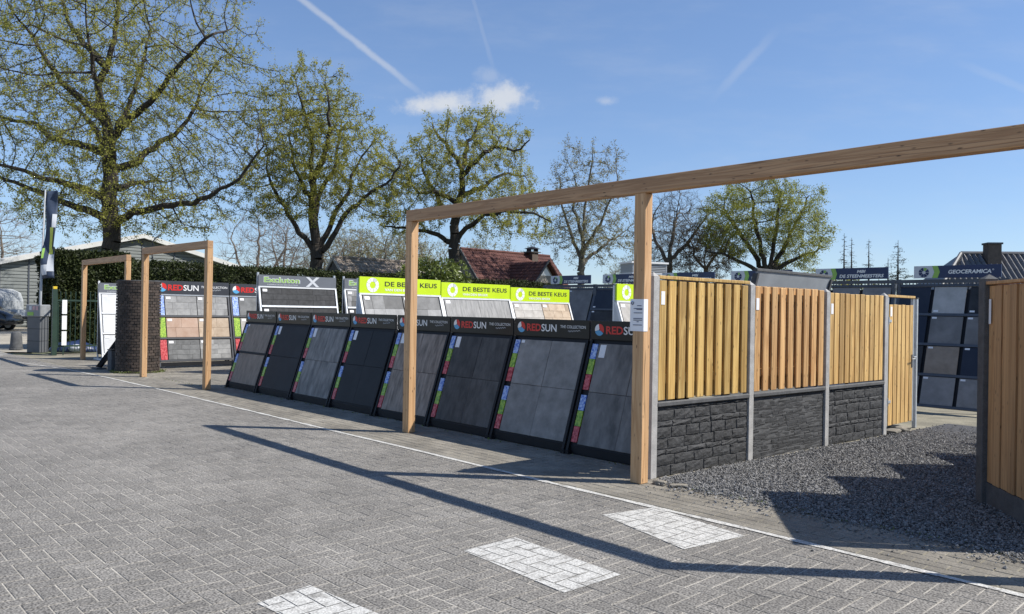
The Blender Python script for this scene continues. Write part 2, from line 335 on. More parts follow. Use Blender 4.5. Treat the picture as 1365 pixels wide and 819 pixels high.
def in_view(p, m=260):
    if p[1] < 2.0: return False
    x, y = project(p); return -m < x < 1365 + m and y < 819 + m
def lay_bricks(parent, cells, mi, mj, keep, rng):
    # cells: (s, t, along_s) centres of 0.21 x 0.105 bricks; nearest become objects, the rest one joined part
    info = []
    for s, t, hz, L, W in cells:
        p = P(s, t)
        if p.y < 2 or p.y > 25 or not in_view(p): continue
        x, y = project(p); full = -10 < x < 1375 and y < 812
        info.append(((p.y if full else p.y + 50), s, t, hz, L, W))
    info.sort(key=lambda q: q[0])
    shapes = {}
    for L, W in {(q[4], q[5]) for q in info}:
        a, c = L / 2 - .0028, W / 2 - .0028; i = .0045
        b = MB(); b.add([(-a, -c, -.012), (a, -c, -.012), (a, c, -.012), (-a, c, -.012), (-a + .001, -c + .001, -.0025), (a - .001, -c + .001, -.0025), (a - .001, c - .001, -.0025), (-a + .001, c - .001, -.0025),
               (-a + i, -c + i, 0), (a - i, -c + i, 0), (a - i, c - i, 0), (-a + i, c - i, 0)],
              [(0, 1, 5, 4), (1, 2, 6, 5), (2, 3, 7, 6), (3, 0, 4, 7), (4, 5, 9, 8), (5, 6, 10, 9), (6, 7, 11, 10), (7, 4, 8, 11), (8, 9, 10, 11)])
        me = b.mesh('brick'); me.materials.append(mi); shapes[(L, W)] = (me, np.array(b.v), np.array(b.f))
    VS, FS, n = [], [], 0
    for k, (d, s, t, hz, L, W) in enumerate(info):
        me, bv, bf = shapes[(L, W)]; p = P(s, t, rng.uniform(-.0016, .0012)); ang = RF + (0 if hz else math.pi / 2) + rng.uniform(-.008, .008)
        rx, ry = rng.uniform(-.008, .008), rng.uniform(-.006, .006)
        if k < keep:
            o = bpy.data.objects.new('brick', me); COL.objects.link(o); o.parent = parent; o.location = p; o.rotation_euler = (rx, ry, ang)
        else:
            z = bv[:, 2] + rx * bv[:, 1] - ry * bv[:, 0]; c, s_ = math.cos(ang), math.sin(ang)
            VS.append(np.stack([bv[:, 0] * c - bv[:, 1] * s_ + p.x, bv[:, 0] * s_ + bv[:, 1] * c + p.y, z + p.z], 1)); FS.append(bf + n); n += len(bv)
    o = obj('bricks_farther_off', np_mesh('bricks_farther_off', np.concatenate(VS), np.concatenate(FS)), mj, parent); o['kind'] = 'stuff'
    return [(q[1], q[2], q[3], q[4], q[5]) for q in info]
rng = random.Random(3)
W_ = .108
cells = []
for i in range(-250, 60):
    for j in range(-40, 52):
        m4 = (i - j) % 4
        if m4 == 0: c = ((i + 1) * W_, (j + .5) * W_, True)
        elif m4 == 3: c = ((i + .5) * W_, (j + 1) * W_, False)
        else: continue
        if c[1] + (.05 if c[2] else .1) < LINE_T + .06: cells.append((*c, 2 * W_, W_))
        elif m4 == 3 and (j + .5) * W_ + .05 < LINE_T + .06: cells.append(((i + .5) * W_, (j + .5) * W_, True, W_, W_))   # half brick closing the edge
road_cells = lay_bricks(road, cells, M_ROAD, M_ROADI, 300, rng)
cells = []
for j in range(34):
    t = LINE_T + .06 + (j + .5) * .105
    for i in range(-118, 40):
        s = i * .21 + (.105 if j % 2 else 0)
        if s > fence_s(t) and t > GRAV_T0 + .02: continue
        cells.append((s, t, True, .21, .105))
strip_cells = lay_bricks(yard, cells, M_STRIP, M_STRIPI, 200, rng)

def clip(poly, inside, cross):
    out = []
    for i in range(len(poly)):
        a, b = poly[i - 1], poly[i]
        ia, ib = inside(a), inside(b)
        if ia != ib: out.append(cross(a, b))
        if ib: out.append(b)
    return out
def paint(name, quad, cells, label=None):     # paint lies on each stone, the joints stay open; quad ccw in s, t
    b = MB(); cs = sum(q[0] for q in quad) / 4; ct = sum(q[1] for q in quad) / 4; rad = max(math.hypot(q[0] - cs, q[1] - ct) for q in quad) + .2
    for s, t, hz, L, W in cells:
        if abs(s - cs) > rad or abs(t - ct) > rad: continue
        a, c = (L / 2 - .0036, W / 2 - .0036) if hz else (W / 2 - .0036, L / 2 - .0036)
        poly = [(s - a, t - c), (s + a, t - c), (s + a, t + c), (s - a, t + c)]
        for k in range(4):
            q0, q1 = quad[k], quad[(k + 1) % 4]; nx, ny = -(q1[1] - q0[1]), q1[0] - q0[0]
            f = lambda p: (p[0] - q0[0]) * nx + (p[1] - q0[1]) * ny
            if not poly: break
            poly = clip(poly, lambda p: f(p) >= 0, lambda p, q: tuple(p[i] + (q[i] - p[i]) * f(p) / (f(p) - f(q)) for i in (0, 1)))
        if len(poly) > 2: b.add([P(p[0], p[1], .0035) for p in poly], [tuple(range(len(poly)))])
    b.add([P(q[0], q[1], -.0008) for q in quad], [(0, 1, 2, 3)])     # thinner paint run down into the joints
    return b
def marking(pix):
    q = []
    for x, y in pix:
        a = at(x, y, 10.0) - Vector((0, 0, CAM_H)); k = CAM_H / -a.z; p = a * k; q.append((p.dot(U), p.dot(V)))
    ar = sum(q[i - 1][0] * q[i][1] - q[i][0] * q[i - 1][1] for i in range(4))
    return q if ar > 0 else q[::-1]
for pix in ([(803, 687), (872, 677), (993, 715), (912, 733)], [(618, 735), (687, 717), (828, 767), (752, 791)], [(343, 805), (413, 781), (545, 836), (468, 866)]):
    tag(obj('road_marking', paint('road_marking', marking(pix), road_cells), M_PAINT), kind='structure')
edge = MB()
pts = [(-24.2, 4.55), (-22.6, 4.85), (-20.6, 5.10), (-18.2, 5.22), (-15, LINE_T)] + [(s, LINE_T + .012 * math.sin(s * 1.7)) for s in (-13, -11, -9, -7, -5, -4, -3, -2, -1, 0, 1, 2)]
for (s0, t0), (s1, t1) in zip(pts, pts[1:]):
    n = 6
    for k in range(n):
        a, b_ = k / n, (k + 1) / n - .0015
        sa, ta, sb, tb = s0 + (s1 - s0) * a, t0 + (t1 - t0) * a, s0 + (s1 - s0) * b_, t0 + (t1 - t0) * b_
        w = .030 + .006 * math.sin(sa * 9)
        edge.add([P(sa, ta - w, .005), P(sb, tb - w, .005), P(sb, tb + w, .005), P(sa, ta + w, .005)], [(0, 1, 2, 3)])
tag(obj('edge_line', edge, M_PAINT), kind='structure')

def build_gravel():
    r = np.random.default_rng(5); n = 150000
    s = r.uniform(-4.6, 3.2, n); t = r.uniform(GRAV_T0 - .05, 12.8, n) ; t = GRAV_T0 - .06 + (t - GRAV_T0 + .05) * r.uniform(.25, 1, n)
    ok = s > -4.51 + .07 * (t - 6.21) + .09
    x = U.x * s + V.x * t; y = U.y * s + V.y * t
    ok &= (np.abs(x / np.maximum(y, .1)) < .74) & (y > 4.2)
    s, t, x, y = s[ok], t[ok], x[ok], y[ok]; n = min(len(x), 70000); s, t, x, y = s[:n], t[:n], x[:n], y[:n]
    m = 2600; ss = r.uniform(-4.3, 1.5, m); tt = GRAV_T0 - np.abs(r.exponential(.11, m)); x = np.concatenate([x, U.x * ss + V.x * tt]); y = np.concatenate([y, U.y * ss + V.y * tt]); s = np.concatenate([s, ss]); t = np.concatenate([t, tt]); n += m
    base = np.array([[1, 0, 0], [-1, 0, 0], [0, 1, 0], [0, -1, 0], [0, 0, 1], [0, 0, -1]], float)
    f = np.array([[0, 2, 4], [2, 1, 4], [1, 3, 4], [3, 0, 4], [2, 0, 5], [1, 2, 5], [3, 1, 5], [0, 3, 5]])
    v = base[None] * r.uniform(.55, 1.25, (n, 6, 1)) + r.normal(0, .16, (n, 6, 3))
    q = r.normal(size=(n, 4)); q /= np.linalg.norm(q, axis=1)[:, None]; a, b, c, d = q.T
    Rm = np.stack([np.stack([1 - 2 * (c * c + d * d), 2 * (b * c - a * d), 2 * (b * d + a * c)], 1), np.stack([2 * (b * c + a * d), 1 - 2 * (b * b + d * d), 2 * (c * d - a * b)], 1),
                   np.stack([2 * (b * d - a * c), 2 * (c * d + a * b), 1 - 2 * (b * b + c * c)], 1)], 1)
    v = np.einsum('nij,nkj->nki', Rm, v) * np.clip(r.lognormal(-4.72, .33, (n, 1, 1)), .004, .018) * np.array([1, 1, .8])
    mound = .014 * np.clip((t - GRAV_T0) / .5, 0, 1) + .006 * np.sin(s * 5) * np.sin(t * 4)
    v += np.stack([x, y, r.uniform(.002, .012, n) + mound], 1)[:, None, :]
    F = (f[None] + (np.arange(n) * 6)[:, None, None]).reshape(-1, 3)
    o = obj('gravel', np_mesh('gravel', v.reshape(-1, 3), F), M_GRAV)
    tag(o, 'dark grey crushed stone gravel between the timber fences', 'gravel', kind='stuff')
build_gravel()

# ------------------------------------------------------------------ timber portal frames along the road
def portal(corners, tops, label, over=(0, 0)):
    # corners: (s, t) of each post's near right corner
    s0, t0 = corners[0]; s1, t1 = corners[-1]
    d = P(s1, t1) - P(s0, t0); rz = math.atan2(d.y, d.x); L = d.length
    e = thing('timber_portal', P(s0, t0), rz, label, 'frame', 'timber portal frames along the road edge')
    du = d.normalized(); 
    for (s, t) in corners:
        x = (P(s, t) - P(s0, t0)).dot(du)
        b = MB(); b.box(x - .128, x, 0, .112, 0, tops - .145); obj('post', b, M_DOUG, e, bevel=.006)
    xs = [(P(s, t) - P(s0, t0)).dot(du) for s, t in corners]
    b = MB(); b.box(-.128 - over[0], xs[-1] + over[1], -.002, .110, tops - .1445, tops)
    obj('beam', b, M_DOUGX, e, bevel=.006)
    return e, du
portal_main, _ = portal([(-8.13, 5.92), (-4.41, 5.87), (-.84, 5.82)], 2.855, 'long larch portal of posts and beam with a paper notice on its post')
portal([(-17.75, 5.83), (-14.52, 5.90)], 2.80, 'larch portal with a post in front of the round brick column')
portal([(-23.9, 6.25), (-20.1, 6.20)], 2.77, 'larch portal beside the green railings')

def paper():
    e = P(-4.41, 5.87); d = (P(-.84, 5.82) - P(-8.13, 5.92)).normalized(); rz = math.atan2(d.y, d.x)
    n = thing('paper_notice', e + Vector((0, 0, 1.42)), rz, 'white printed notice in plastic wrapped round the larch post', 'notice')
    b = MB(); H = .30
    prof = [(-.150, -.010), (-.10, -.006), (-.03, -.004), (0.002, -.004), (.004, 0.0), (.004, .058)]
    vs = [(x, y, z) for z in (0, H) for x, y in prof]; k = len(prof)
    b.add(vs, [(i, i + 1, i + 1 + k, i + k) for i in range(k - 1)]); obj('sheet', b, M_CARD, n)
    for z, x0, x1 in ((.235, -.07, -.02), (.208, -.11, -.01), (.20, -.075, -.012), (.168, -.108, -.01), (.115, -.112, -.01), (.10, -.112, -.01), (.085, -.072, -.05), (.055, -.115, -.012)):
        b = MB(); b.add([(x0, -.0115, z), (x1, -.0075, z), (x1, -.0075, z + .006), (x0, -.0115, z + .006)], [(0, 1, 2, 3)]); obj('print_line', b, M_NAVYP, n)
    ring_logo(n, -.122, .263, .008, .017, 6, M_NAVYP, M_BLUE, (1,), -.0135)
paper()

# ------------------------------------------------------------------ sloping tile displays in the front row
class Slope:                       # a leaning plane: x along width, b up the slope, c out of it
    def __init__(s, y0, z0, y1, z1):
        s.o = Vector((0, y0, z0)); s.d = Vector((0, y1 - y0, z1 - z0)); s.L = s.d.length; s.d.normalize(); s.n = Vector((0, -s.d.z, s.d.y))
    def p(s, x, b, c=0): return s.o + Vector((x, 0, 0)) + s.d * b + s.n * c
    def slab(s, x0, x1, b0, b1, c0, c1, m=None):
        m = m or MB(); return m.hexa([s.p(x0, b0, c0), s.p(x1, b0, c0), s.p(x1, b1, c0), s.p(x0, b1, c0), s.p(x0, b0, c1), s.p(x1, b0, c1), s.p(x1, b1, c1), s.p(x0, b1, c1)])
def tile_mat(name, c1, c2, scale=3, stretch=(1, 1, 1), rough=.55, lo=.35, hi=.65, rnd=.06):
    return mat(name, c1, rough, scale=scale, stretch=stretch, col2=c2, lo=lo, hi=hi, rnd=rnd, detail=8, spec=.25)
T_BROWN = tile_mat('brown_grey_tile', (.19, .158, .128), (.29, .245, .20), 5, (3, 1, 1))
T_ANTH = tile_mat('anthracite_tile', (.012, .014, .017), (.019, .021, .025), 4)
T_MARB = tile_mat('grey_marbled_tile', (.085, .083, .08), (.34, .325, .305), 3.2, (2.4, 1, .8), lo=.3, hi=.72)
T_TAUPE = tile_mat('taupe_streaked_tile', (.15, .122, .099), (.34, .28, .235), 5, (3.4, 1, .7))
T_DARK = tile_mat('dark_slate_tile', (.056, .054, .052), (.11, .106, .102), 5, (2.4, 1, 1), rnd=.30)
T_MID = tile_mat('mid_grey_tile', (.17, .162, .152), (.31, .293, .276), 6, lo=.3, hi=.7, rnd=.10)
T_SLATE = tile_mat('slate_grey_tile', (.11, .105, .10), (.235, .222, .21), 4, (2, 1, .8))
def emblem_ball(e, cx, cz, r, y):
    for a0, a1, m in ((-.5, 1.7, M_RED), (1.75, 3.4, M_WHITE), (3.45, 5.7, M_BLUE)):
        obj('emblem_segment', sector(cx, cz, r * .12, r, a0, a1, y, 8), m, e)
def red_header(e, w, z0, z1, y, dx=.06):
    h = z1 - z0; r = h * .33; zc = (z0 + z1) / 2; k = w / 1.25
    emblem_ball(e, dx + r, zc, r, y)
    text(e, 'RED', dx + 2 * r + .03, zc - h * .22, .245 * k, h * .44, y, M_RED, .03)
    text(e, 'SUN', dx + 2 * r + .03 + .253 * k, zc - h * .22, .255 * k, h * .44, y, M_WHITE, .014)
    x = dx + 2 * r + .09 + .51 * k
    text(e, 'THE COLLECTION', x, zc + h * .02, w - x - .05, h * .17, y, M_WHITE, .005)
    q = MB(); n = 14; x2 = x + (w - x) * .28; ww = (w - x) * .42      # the illegible handwritten flourish under the name
    cv = [(x2 + ww * i / n, zc - h * .17 + h * .05 * math.sin(i * 2.1) + h * .06 * i / n) for i in range(n + 1)]
    q.add([(p, y, z) for p, z in cv] + [(p, y, z + h * .03) for p, z in cv], [(i, i + 1, i + n + 2, i + n + 1) for i in range(n)]); obj('flourish', q, M_PALE, e)
def front_display(s, t, W, tmat, cols, label, bar=False, card=True, sign='big'):
    e = thing('tile_display', P(s, t), RF, label, 'tile display', 'front row of black sloping tile displays')
    S = Slope(.055, .115, .425, 1.262)
    b = MB(); S.slab(.0, W, -.02, S.L + .02, -.03, -.004, b); obj('backing_board', b, M_BLACK, e)
    b = MB(); b.box(.001, W - .001, .05, .16, .006, .10); obj('base_rail', b, M_BLACK, e, bevel=.004)
    for x in (.0, W - .035):
        b = MB(); S.slab(x, x + .035, -.10, S.L, -.003, .022, b); obj('side_rail', b, M_BLACK, e)
        b = MB(); b.hexa([(x, .62, 0), (x + .035, .62, 0), (x + .035, .68, 0), (x, .68, 0), (x, .40, 1.25), (x + .035, .40, 1.25), (x + .035, .45, 1.25), (x, .45, 1.25)]); obj('rear_strut', b, M_BLACK, e)
        b = MB(); b.box(x - .005, x + .05, .0, .70, 0, .045); obj('foot', b, M_BLACK, e)
    b = MB(); b.prism_x([(.06, .12), (.62, .12), (.425, 1.24), (.415, 1.24)], W - .004, W - .001); obj('side_panel', b, M_BLACK, e)
    b = MB(); b.prism_x([(.06, .12), (.62, .12), (.425, 1.24), (.415, 1.24)], .001, .004); obj('side_panel', b, M_BLACK, e)
    b = MB(); b.box(-.004, W + .004, .412, .436, 1.275, 1.492); obj('header_board', b, M_HEADB, e, bevel=.003)
    b = MB(); b.box(.02, W - .02, .437, .46, 1.10, 1.47); obj('header_bracket', b, M_BLACK, e)
    red_header(e, W, 1.285, 1.49, .4095)
    x0, x1 = .135, W - .045; gap = .04 if bar else .004; half = S.L / 2
    if bar: b = MB(); S.slab(x0, x1, half - .02, half + .02, -.004, .02, b); obj('middle_bar', b, M_BLACK, e)
    for rI in (0, 1):
        b0, b1 = (.004, half - gap / 2) if rI == 0 else (half + gap / 2, S.L - .035)
        wd = (x1 - x0) / cols
        for c in range(cols):
            b = MB(); S.slab(x0 + c * wd + .002, x0 + (c + 1) * wd - .002, b0, b1, -.003, .010 + .002 * ((c + rI) % 2), b); obj('tile', b, tmat, e, bevel=.002)
        hh = (half - .06) / 3
        for k, m in enumerate((M_PHR, M_PHG, M_PHB)):
            bb = rI * half + .02 + k * hh
            b = MB(); S.slab(.042, .124, bb, bb + hh - .003, -.003, .014, b); obj('photo_strip', b, m, e)
    if card:
        b = MB(); S.slab(x0 + .03, x0 + .115, S.L - .20, S.L - .05, .0135, .015, b); obj('price_card', b, M_CARD, e)
    else:
        b = MB(); S.slab(x0 + .02, x0 + .075, S.L - .08, S.L - .045, .0135, .015, b); obj('price_card', b, M_CARD, e)
    return e
specs = [(T_BROWN, 1, 'black sloping display of brown grey tiles split by a bar, end of row', True, False),
         (T_ANTH, 1, 'black sloping display of plain anthracite tiles beside the split brown grey one', False, True),
         (T_MARB, 2, 'black sloping display of marbled light grey streaky tiles', False, True),
         (T_ANTH, 2, 'black sloping display of near black tiles beside the marbled one', False, True),
         (T_TAUPE, 2, 'black sloping display of taupe streaked tiles behind a larch post', False, True),
         (T_DARK, 2, 'black sloping display of four dark slate tiles with white card', False, True),
         (T_MID, 2, 'black sloping display of four even mid grey tiles', False, False),
         (T_SLATE, 2, 'black sloping display of slate grey tiles beside the timber fence', False, True)]
for i, (tm, cols, lab, bar, card) in enumerate(specs):
    front_display(-14.80 + i * 1.268 + (.02 if i >= 4 else 0), 6.40 + .008 * i, 1.245, tm, cols, lab, bar, card)

# ------------------------------------------------------------------ tall displays of the back rows
PV = {'grey': tile_mat('grey_paver', (.20, .20, .20), (.30, .30, .295), 6, rnd=.18), 'dark': tile_mat('dark_paver', (.095, .098, .10), (.16, .163, .165), 6, rnd=.2),
      'beige': tile_mat('beige_paver', (.36, .27, .19), (.50, .40, .30), 5, rnd=.15), 'rose': tile_mat('rose_paver', (.36, .235, .17), (.44, .32, .25), 5, rnd=.16),
      'pale': tile_mat('pale_paver', (.32, .30, .275), (.46, .44, .41), 5, rnd=.12), 'mixed': tile_mat('mixed_paver', (.16, .16, .16), (.26, .26, .26), 5, rnd=.62),
      'streak': tile_mat('streaked_paver', (.17, .17, .17), (.34, .335, .33), 6, (3.5, 1, .5), lo=.3, hi=.7), 'char': tile_mat('charcoal_block', (.018, .019, .021), (.042, .043, .046), 10, rnd=.2),
      'white': tile_mat('white_marble', (.52, .53, .54), (.70, .71, .72), 2.5)}
def paving(e, S, x0, x1, b0, b1, rows, wmin, wmax, m, rng, c=.012):
    h = (b1 - b0) / rows
    for r in range(rows):
        x = x0; first = True
        while x < x1 - .01:
            w = rng.uniform(wmin, wmax) * (rng.uniform(.4, 1) if first else 1); first = False
            if x1 - x - w < wmin * .5: w = x1 - x
            b = MB(); S.slab(x + .002, x + w - .002, b0 + r * h + .002, b0 + (r + 1) * h - .002, 0, c + rng.uniform(-.002, .003), b); obj('paving_stone', b, m, e); x += w
def tall_display(s, t, W, H, hh, lean, style, rows, label, seed, frame, group, back=M_BLACK, side=None):
    rng = random.Random(seed)
    e = thing('tall_display', P(s + lean, t), RB, label, 'tile display', group)
    S = Slope(0, .16, lean - .02, H - hh - .03)
    b = MB(); S.slab(.01, W - .01, 0, S.L, -.03, -.002, b); obj('backing_board', b, back, e)
    for x in (0, W - .04):
        b = MB(); S.slab(x, x + .04, -.12, S.L + .01, -.045, .018, b); obj('side_rail', b, frame, e)
        b = MB(); b.box(x, x + .04, -.03, lean + .35, 0, .05); obj('foot', b, frame, e)
        b = MB(); b.box(x, x + .04, lean + .02, lean + .06, .05, H + (.055 if style == 'grey' else -.03)); obj('upright', b, frame, e)
    b = MB(); b.box(.03, W - .03, -.01, .05, .05, .14); obj('base_rail', b, M_BLACK, e)
    b = MB(); b.prism_x([(.03, .17), (lean + .02, .17), (lean + .015, H - hh - .06)], .002, .008); obj('side_panel', b, side or M_BLACK, e)
    b = MB(); b.prism_x([(.03, .17), (lean + .02, .17), (lean + .015, H - hh - .06)], W - .008, W - .002); obj('side_panel', b, side or M_BLACK, e)
    yb = lean - .03
    hm = {'red': M_DGREY, 'grey': M_MGREY, 'lime': M_LIME}[style]
    b = MB(); b.box(.005, W - .005, yb, yb + .03, H - hh, H); obj('header_board', b, hm, e, bevel=.002)
    y = yb - .003
    b = MB(); b.box(.0, W, yb - .012, yb + .02, H - hh - .035, H - hh - .003); obj('header_rail', b, M_WMET if style != 'red' else M_ZINC, e)
    if style == 'red': red_header(e, W, H - hh, H, y, .07)
    elif style == 'lime':
        ring_logo(e, .29, H - hh / 2, .065, .135, 9, M_WHITE, M_PALE, (1,), y, .05)
        text(e, 'DE BESTE KEUS', .56, H - hh * .55, W - .66, hh * .30, y, M_INK, .012)
        text(e, 'VAN DEN BROEK', .56, H - hh * .85, (W - .66) * .56, hh * .16, y, M_WHITE, .02)
    else:
        q = text(e, 'Excluton', .14, H - hh * .66, W * .44, hh * .46, y - .002, M_GREENP, .02)
        text(e, 'Excluton', .128, H - hh * .69, W * .455, hh * .54, y, M_PALE, .05)
        text(e, 'INSPIRATIE IN BESTRATING', .22, H - hh * .9, W * .38, hh * .09, y, M_PALE, .01)
        b = MB(); cx = W * .68; 
        for sg in (-1, 1):
            b.add([(cx - sg * .14 - .045, y, H - hh * .04), (cx - sg * .14 + .045, y, H - hh * .04), (cx + sg * .14 + .045, y, H - hh * .96), (cx + sg * .14 - .045, y, H - hh * .96)], [(0, 3, 2, 1)])
        b.v = [(p[0], p[1] - (.002 if i > 3 else 0), p[2]) for i, p in enumerate(b.v)]
        obj('emblem', b, M_PALE, e)
    n = len(rows); step = S.L / n; xl = .06 + (.17 if style == 'red' else 0)
    for i, row in enumerate(rows):
        b1 = S.L - i * step - .02; b0 = S.L - (i + 1) * step + .05
        b = MB(); S.slab(.04, W - .04, b0 - .05, b0 - .008, -.002, .03, b); obj('shelf_bar', b, frame, e)
        k = len(row); wd = (W - .06 - xl) / k
        for j, (mm, nr, w0, w1) in enumerate(row):
            xa, xb = xl + j * wd + .008, xl + (j + 1) * wd - .008
            paving(e, S, xa, xb, b0, b1, nr, w0, w1, PV[mm], rng)
            b = MB(); S.slab(xa + .03, xa + .14, b1 - .085, b1 - .025, .017, .019, b); obj('price_card', b, M_CARD, e)
        if style == 'red':
            b = MB(); S.slab(.055, .215, b0, b1 + .01, -.002, .012, b); obj('photo_panel', b, (M_PHB, M_PHG, M_PHR)[i % 3], e)
    return e
RG = 'tall displays with dark header behind the larch posts'
tall_display(-20.30, 6.93, 1.90, 2.18, .335, .42, 'red', [[('grey', 3, .3, .42), ('grey', 3, .18, .4)], [('rose', 2, .35, .5), ('beige', 2, .2, .45)], [('dark', 4, .25, .42), ('grey', 4, .2, .4)]],
             'tall dark display with grey and rose paving samples behind the brick column', 1, M_DGREY, None)
tall_display(-20.30, 8.86, 1.90, 2.165, .315, .42, 'red', [[('dark', 1, 1.4, 1.5)], [('pale', 2, .4, .5)], [('grey', 2, .4, .5)]],
             'tall dark display with blue and green photo panels behind the front row', 2, M_DGREY, None)
tall_display(-17.19, 8.17, 2.05, 2.315, .26, .45, 'grey', [[('char', 3, .3, .42)], [('char', 3, .6, .7)], [('dark', 3, .4, .5)], [('dark', 3, .4, .5)]],
             'grey headed display of charcoal walling blocks with galvanised shelf', 3, M_ZINC, None)
tall_display(-17.19, 10.45, 2.05, 2.315, .26, .45, 'grey', [[('mixed', 3, .2, .3)], [('char', 3, .3, .4)], [('dark', 3, .4, .5)], [('dark', 3, .4, .5)]],
             'grey headed display half hidden behind the first lime green header', 4, M_ZINC, None)
tall_display(-23.66, 6.59, 1.95, 2.15, .27, .42, 'grey', [[('white', 1, .6, .7)], [('white', 1, .6, .7)], [('white', 1, .6, .7)]],
             'grey headed display of pale marble slabs beside the brick column', 5, M_WMET, None, back=M_MGREY)
DG = 'lime green headed displays'
rows_a = [[('mixed', 2, .24, .34), ('mixed', 2, .2, .4)], [('grey', 2, .3, .4), ('dark', 2, .3, .4)], [('grey', 2, .3, .4), ('pale', 2, .3, .4)]]
rows_b = [[('streak', 1, .3, .36)], [('streak', 1, .3, .36)], [('grey', 2, .3, .4)]]
rows_c = [[('pale', 3, .24, .34), ('beige', 3, .24, .34)], [('grey', 2, .3, .4), ('pale', 2, .3, .4)], [('grey', 2, .3, .4), ('pale', 2, .3, .4)]]
for k, (rw, lb, hgt) in enumerate(((rows_a, 'lime headed display of mottled grey pavers, beside the grey headed stand', 2.165), (rows_b, 'middle lime headed display of streaked grey planks', 2.13), (rows_c, 'lime headed display of grey and beige pavers under the tiled house', 2.09))):
    tall_display(-12.37, 7.83 + k * 1.915, 1.90, hgt, .30, .60, 'lime', rw, lb, 10 + k, M_WMET, DG, side=M_PALE)
tall_display(-9.14, 11.30, 1.90, 2.115, .31, .60, 'lime', [[('pale', 1, .5, .6)], [('grey', 2, .3, .4)], [('grey', 2, .3, .4)]], 'lime headed display standing apart behind the noticed larch post', 14, M_WMET, DG, side=M_PALE)

# ------------------------------------------------------------------ blue grey racks of ceramic tiles at the rear
RT = [tile_mat('rack_tile_navy', (.020, .026, .042), (.030, .037, .055), 3, rough=.35), tile_mat('rack_tile_grey', (.34, .33, .315), (.44, .425, .41), 6),
      tile_mat('rack_tile_black', (.022, .023, .026), (.045, .047, .052), 4), tile_mat('rack_tile_slate', (.12, .116, .115), (.25, .243, .24), 3, lo=.3, hi=.75),
      tile_mat('rack_tile_taupe', (.25, .20, .155), (.33, .27, .215), 6), tile_mat('rack_tile_mid', (.20, .195, .195), (.27, .263, .262), 6)]
def tile_rack(s, pat, label, lines, seed, cols=3, big=False):
    W = 1.76; rng = random.Random(seed)
    e = thing('tile_rack', P(s - .29, 14.16), RF, label, 'tile rack', 'blue grey racks of ceramic tiles')
    S = Slope(0, .10, .70, 2.15)
    for x in (0.0, W - .05):
        b = MB(); S.slab(x, x + .05, -.06, S.L + .06, -.06, -.012, b); obj('side_rail', b, M_BMET, e)
        b = MB(); b.box(x, x + .05, .66, .71, 0, 2.27); obj('upright', b, M_BMET, e)
        b = MB(); b.box(x, x + .05, -.05, .66, 0, .05); obj('foot', b, M_BMET, e)
    b = MB(); b.box(-.02, W + .02, .655, .70, 2.20, 2.262); obj('top_rail', b, M_BMET, e)
    b = MB()
    for k in range(28): x = .07 + k * (W - .14) / 27; b.box(x - .008, x + .008, .70, .715, 1.98, 2.20)
    obj('grille', b, M_BMET, e)
    b = MB(); S.slab(.055, W - .055, 0, S.L - .06, -.05, -.02, b); obj('backing_board', b, M_BLACK, e)
    nr = 2 if big else 4; step = S.L / nr
    for r in range(nr + 1):
        b = MB(); S.slab(.0, W, r * step - .022, r * step + .022, -.010, .03, b); obj('shelf_bar', b, M_BMET, e)
    cw = (W - .06) / cols
    for c in range(cols):
        for r in range(nr):
            m = RT[pat[(c * nr + r) % len(pat)]]
            b = MB(); S.slab(.03 + c * cw + .03, .03 + (c + 1) * cw - .03, r * step + .026, (r + 1) * step - .03, .0, .018, b); obj('tile', b, m, e, bevel=.002)
            b = MB(); xx = .03 + c * cw + rng.uniform(.04, .06); bb = (r + 1) * step - .075 if r < nr - 1 or big else r * step + .05
            S.slab(xx, xx + .075, bb, bb + .032, .0195, .021, b); obj('price_card', b, M_CARD, e)
    b = MB(); b.box(.29, 1.655, .625, .65, 2.285, 2.50); obj('sign_board', b, M_NAVY, e, bevel=.002)
    y = .622
    b = MB(); b.add([(.29, y, 2.287), (.59, y, 2.287), (.625, y, 2.39), (.59, y, 2.498), (.29, y, 2.498)], [(0, 1, 2, 3, 4)]); obj('sign_field', b, M_PALE, e)
    b = MB(); b.add([(.592, y, 2.287), (.68, y, 2.287), (.715, y, 2.39), (.68, y, 2.498), (.592, y, 2.498), (.627, y, 2.39)], [(0, 1, 2, 5), (5, 2, 3, 4)]); obj('sign_field', b, M_GREENP, e)
    ring_logo(e, .455, 2.385, .03, .085, 8, M_NAVYP, M_GREENP, (1,), y - .0025, .09)
    if len(lines) == 1: obj('registered_mark', sector(1.535, 2.415, .008, .013, 0, 6.28, y, 12), M_WHITE, e); text(e, lines[0], .85, 2.355, .66, .068, y, M_WHITE, .03, .18)
    else:
        text(e, lines[0], 1.09, 2.405, .16, .052, y, M_WHITE, .03, .18); text(e, lines[1], .76, 2.315, .82, .062, y, M_WHITE, .03, .18)
    return e
mb = ['MBI', 'DE STEENMEESTERS']
tile_rack(-14.12, [3, 3, 5, 3], 'tile rack of mottled slate tiles, next to the lime headed display', mb, 1, cols=2, big=True)
tile_rack(-12.36, [2, 0, 2, 0], 'tile rack of black and navy tiles, its blue sign crossing the larch post', mb, 2, cols=2)
tile_rack(-10.60, [0, 5, 2, 1], 'tile rack whose blue sign shows over the capped fence panel', mb, 3)
tile_rack(-8.83, [0, 5, 2, 1], 'tile rack half hidden by the leaning zinc sheet', mb, 4)
tile_rack(-6.98, [5, 2, 0, 5, 1, 3, 2, 5], 'tile rack behind the larch panel, its two line blue sign complete', mb, 5)
tile_rack(-5.17, [5, 2, 0, 0, 5, 4, 3, 1, 5, 0, 3, 2], 'tile rack of twelve slabs with single word blue sign beyond the gate', ['GEOCERAMICA'], 6)

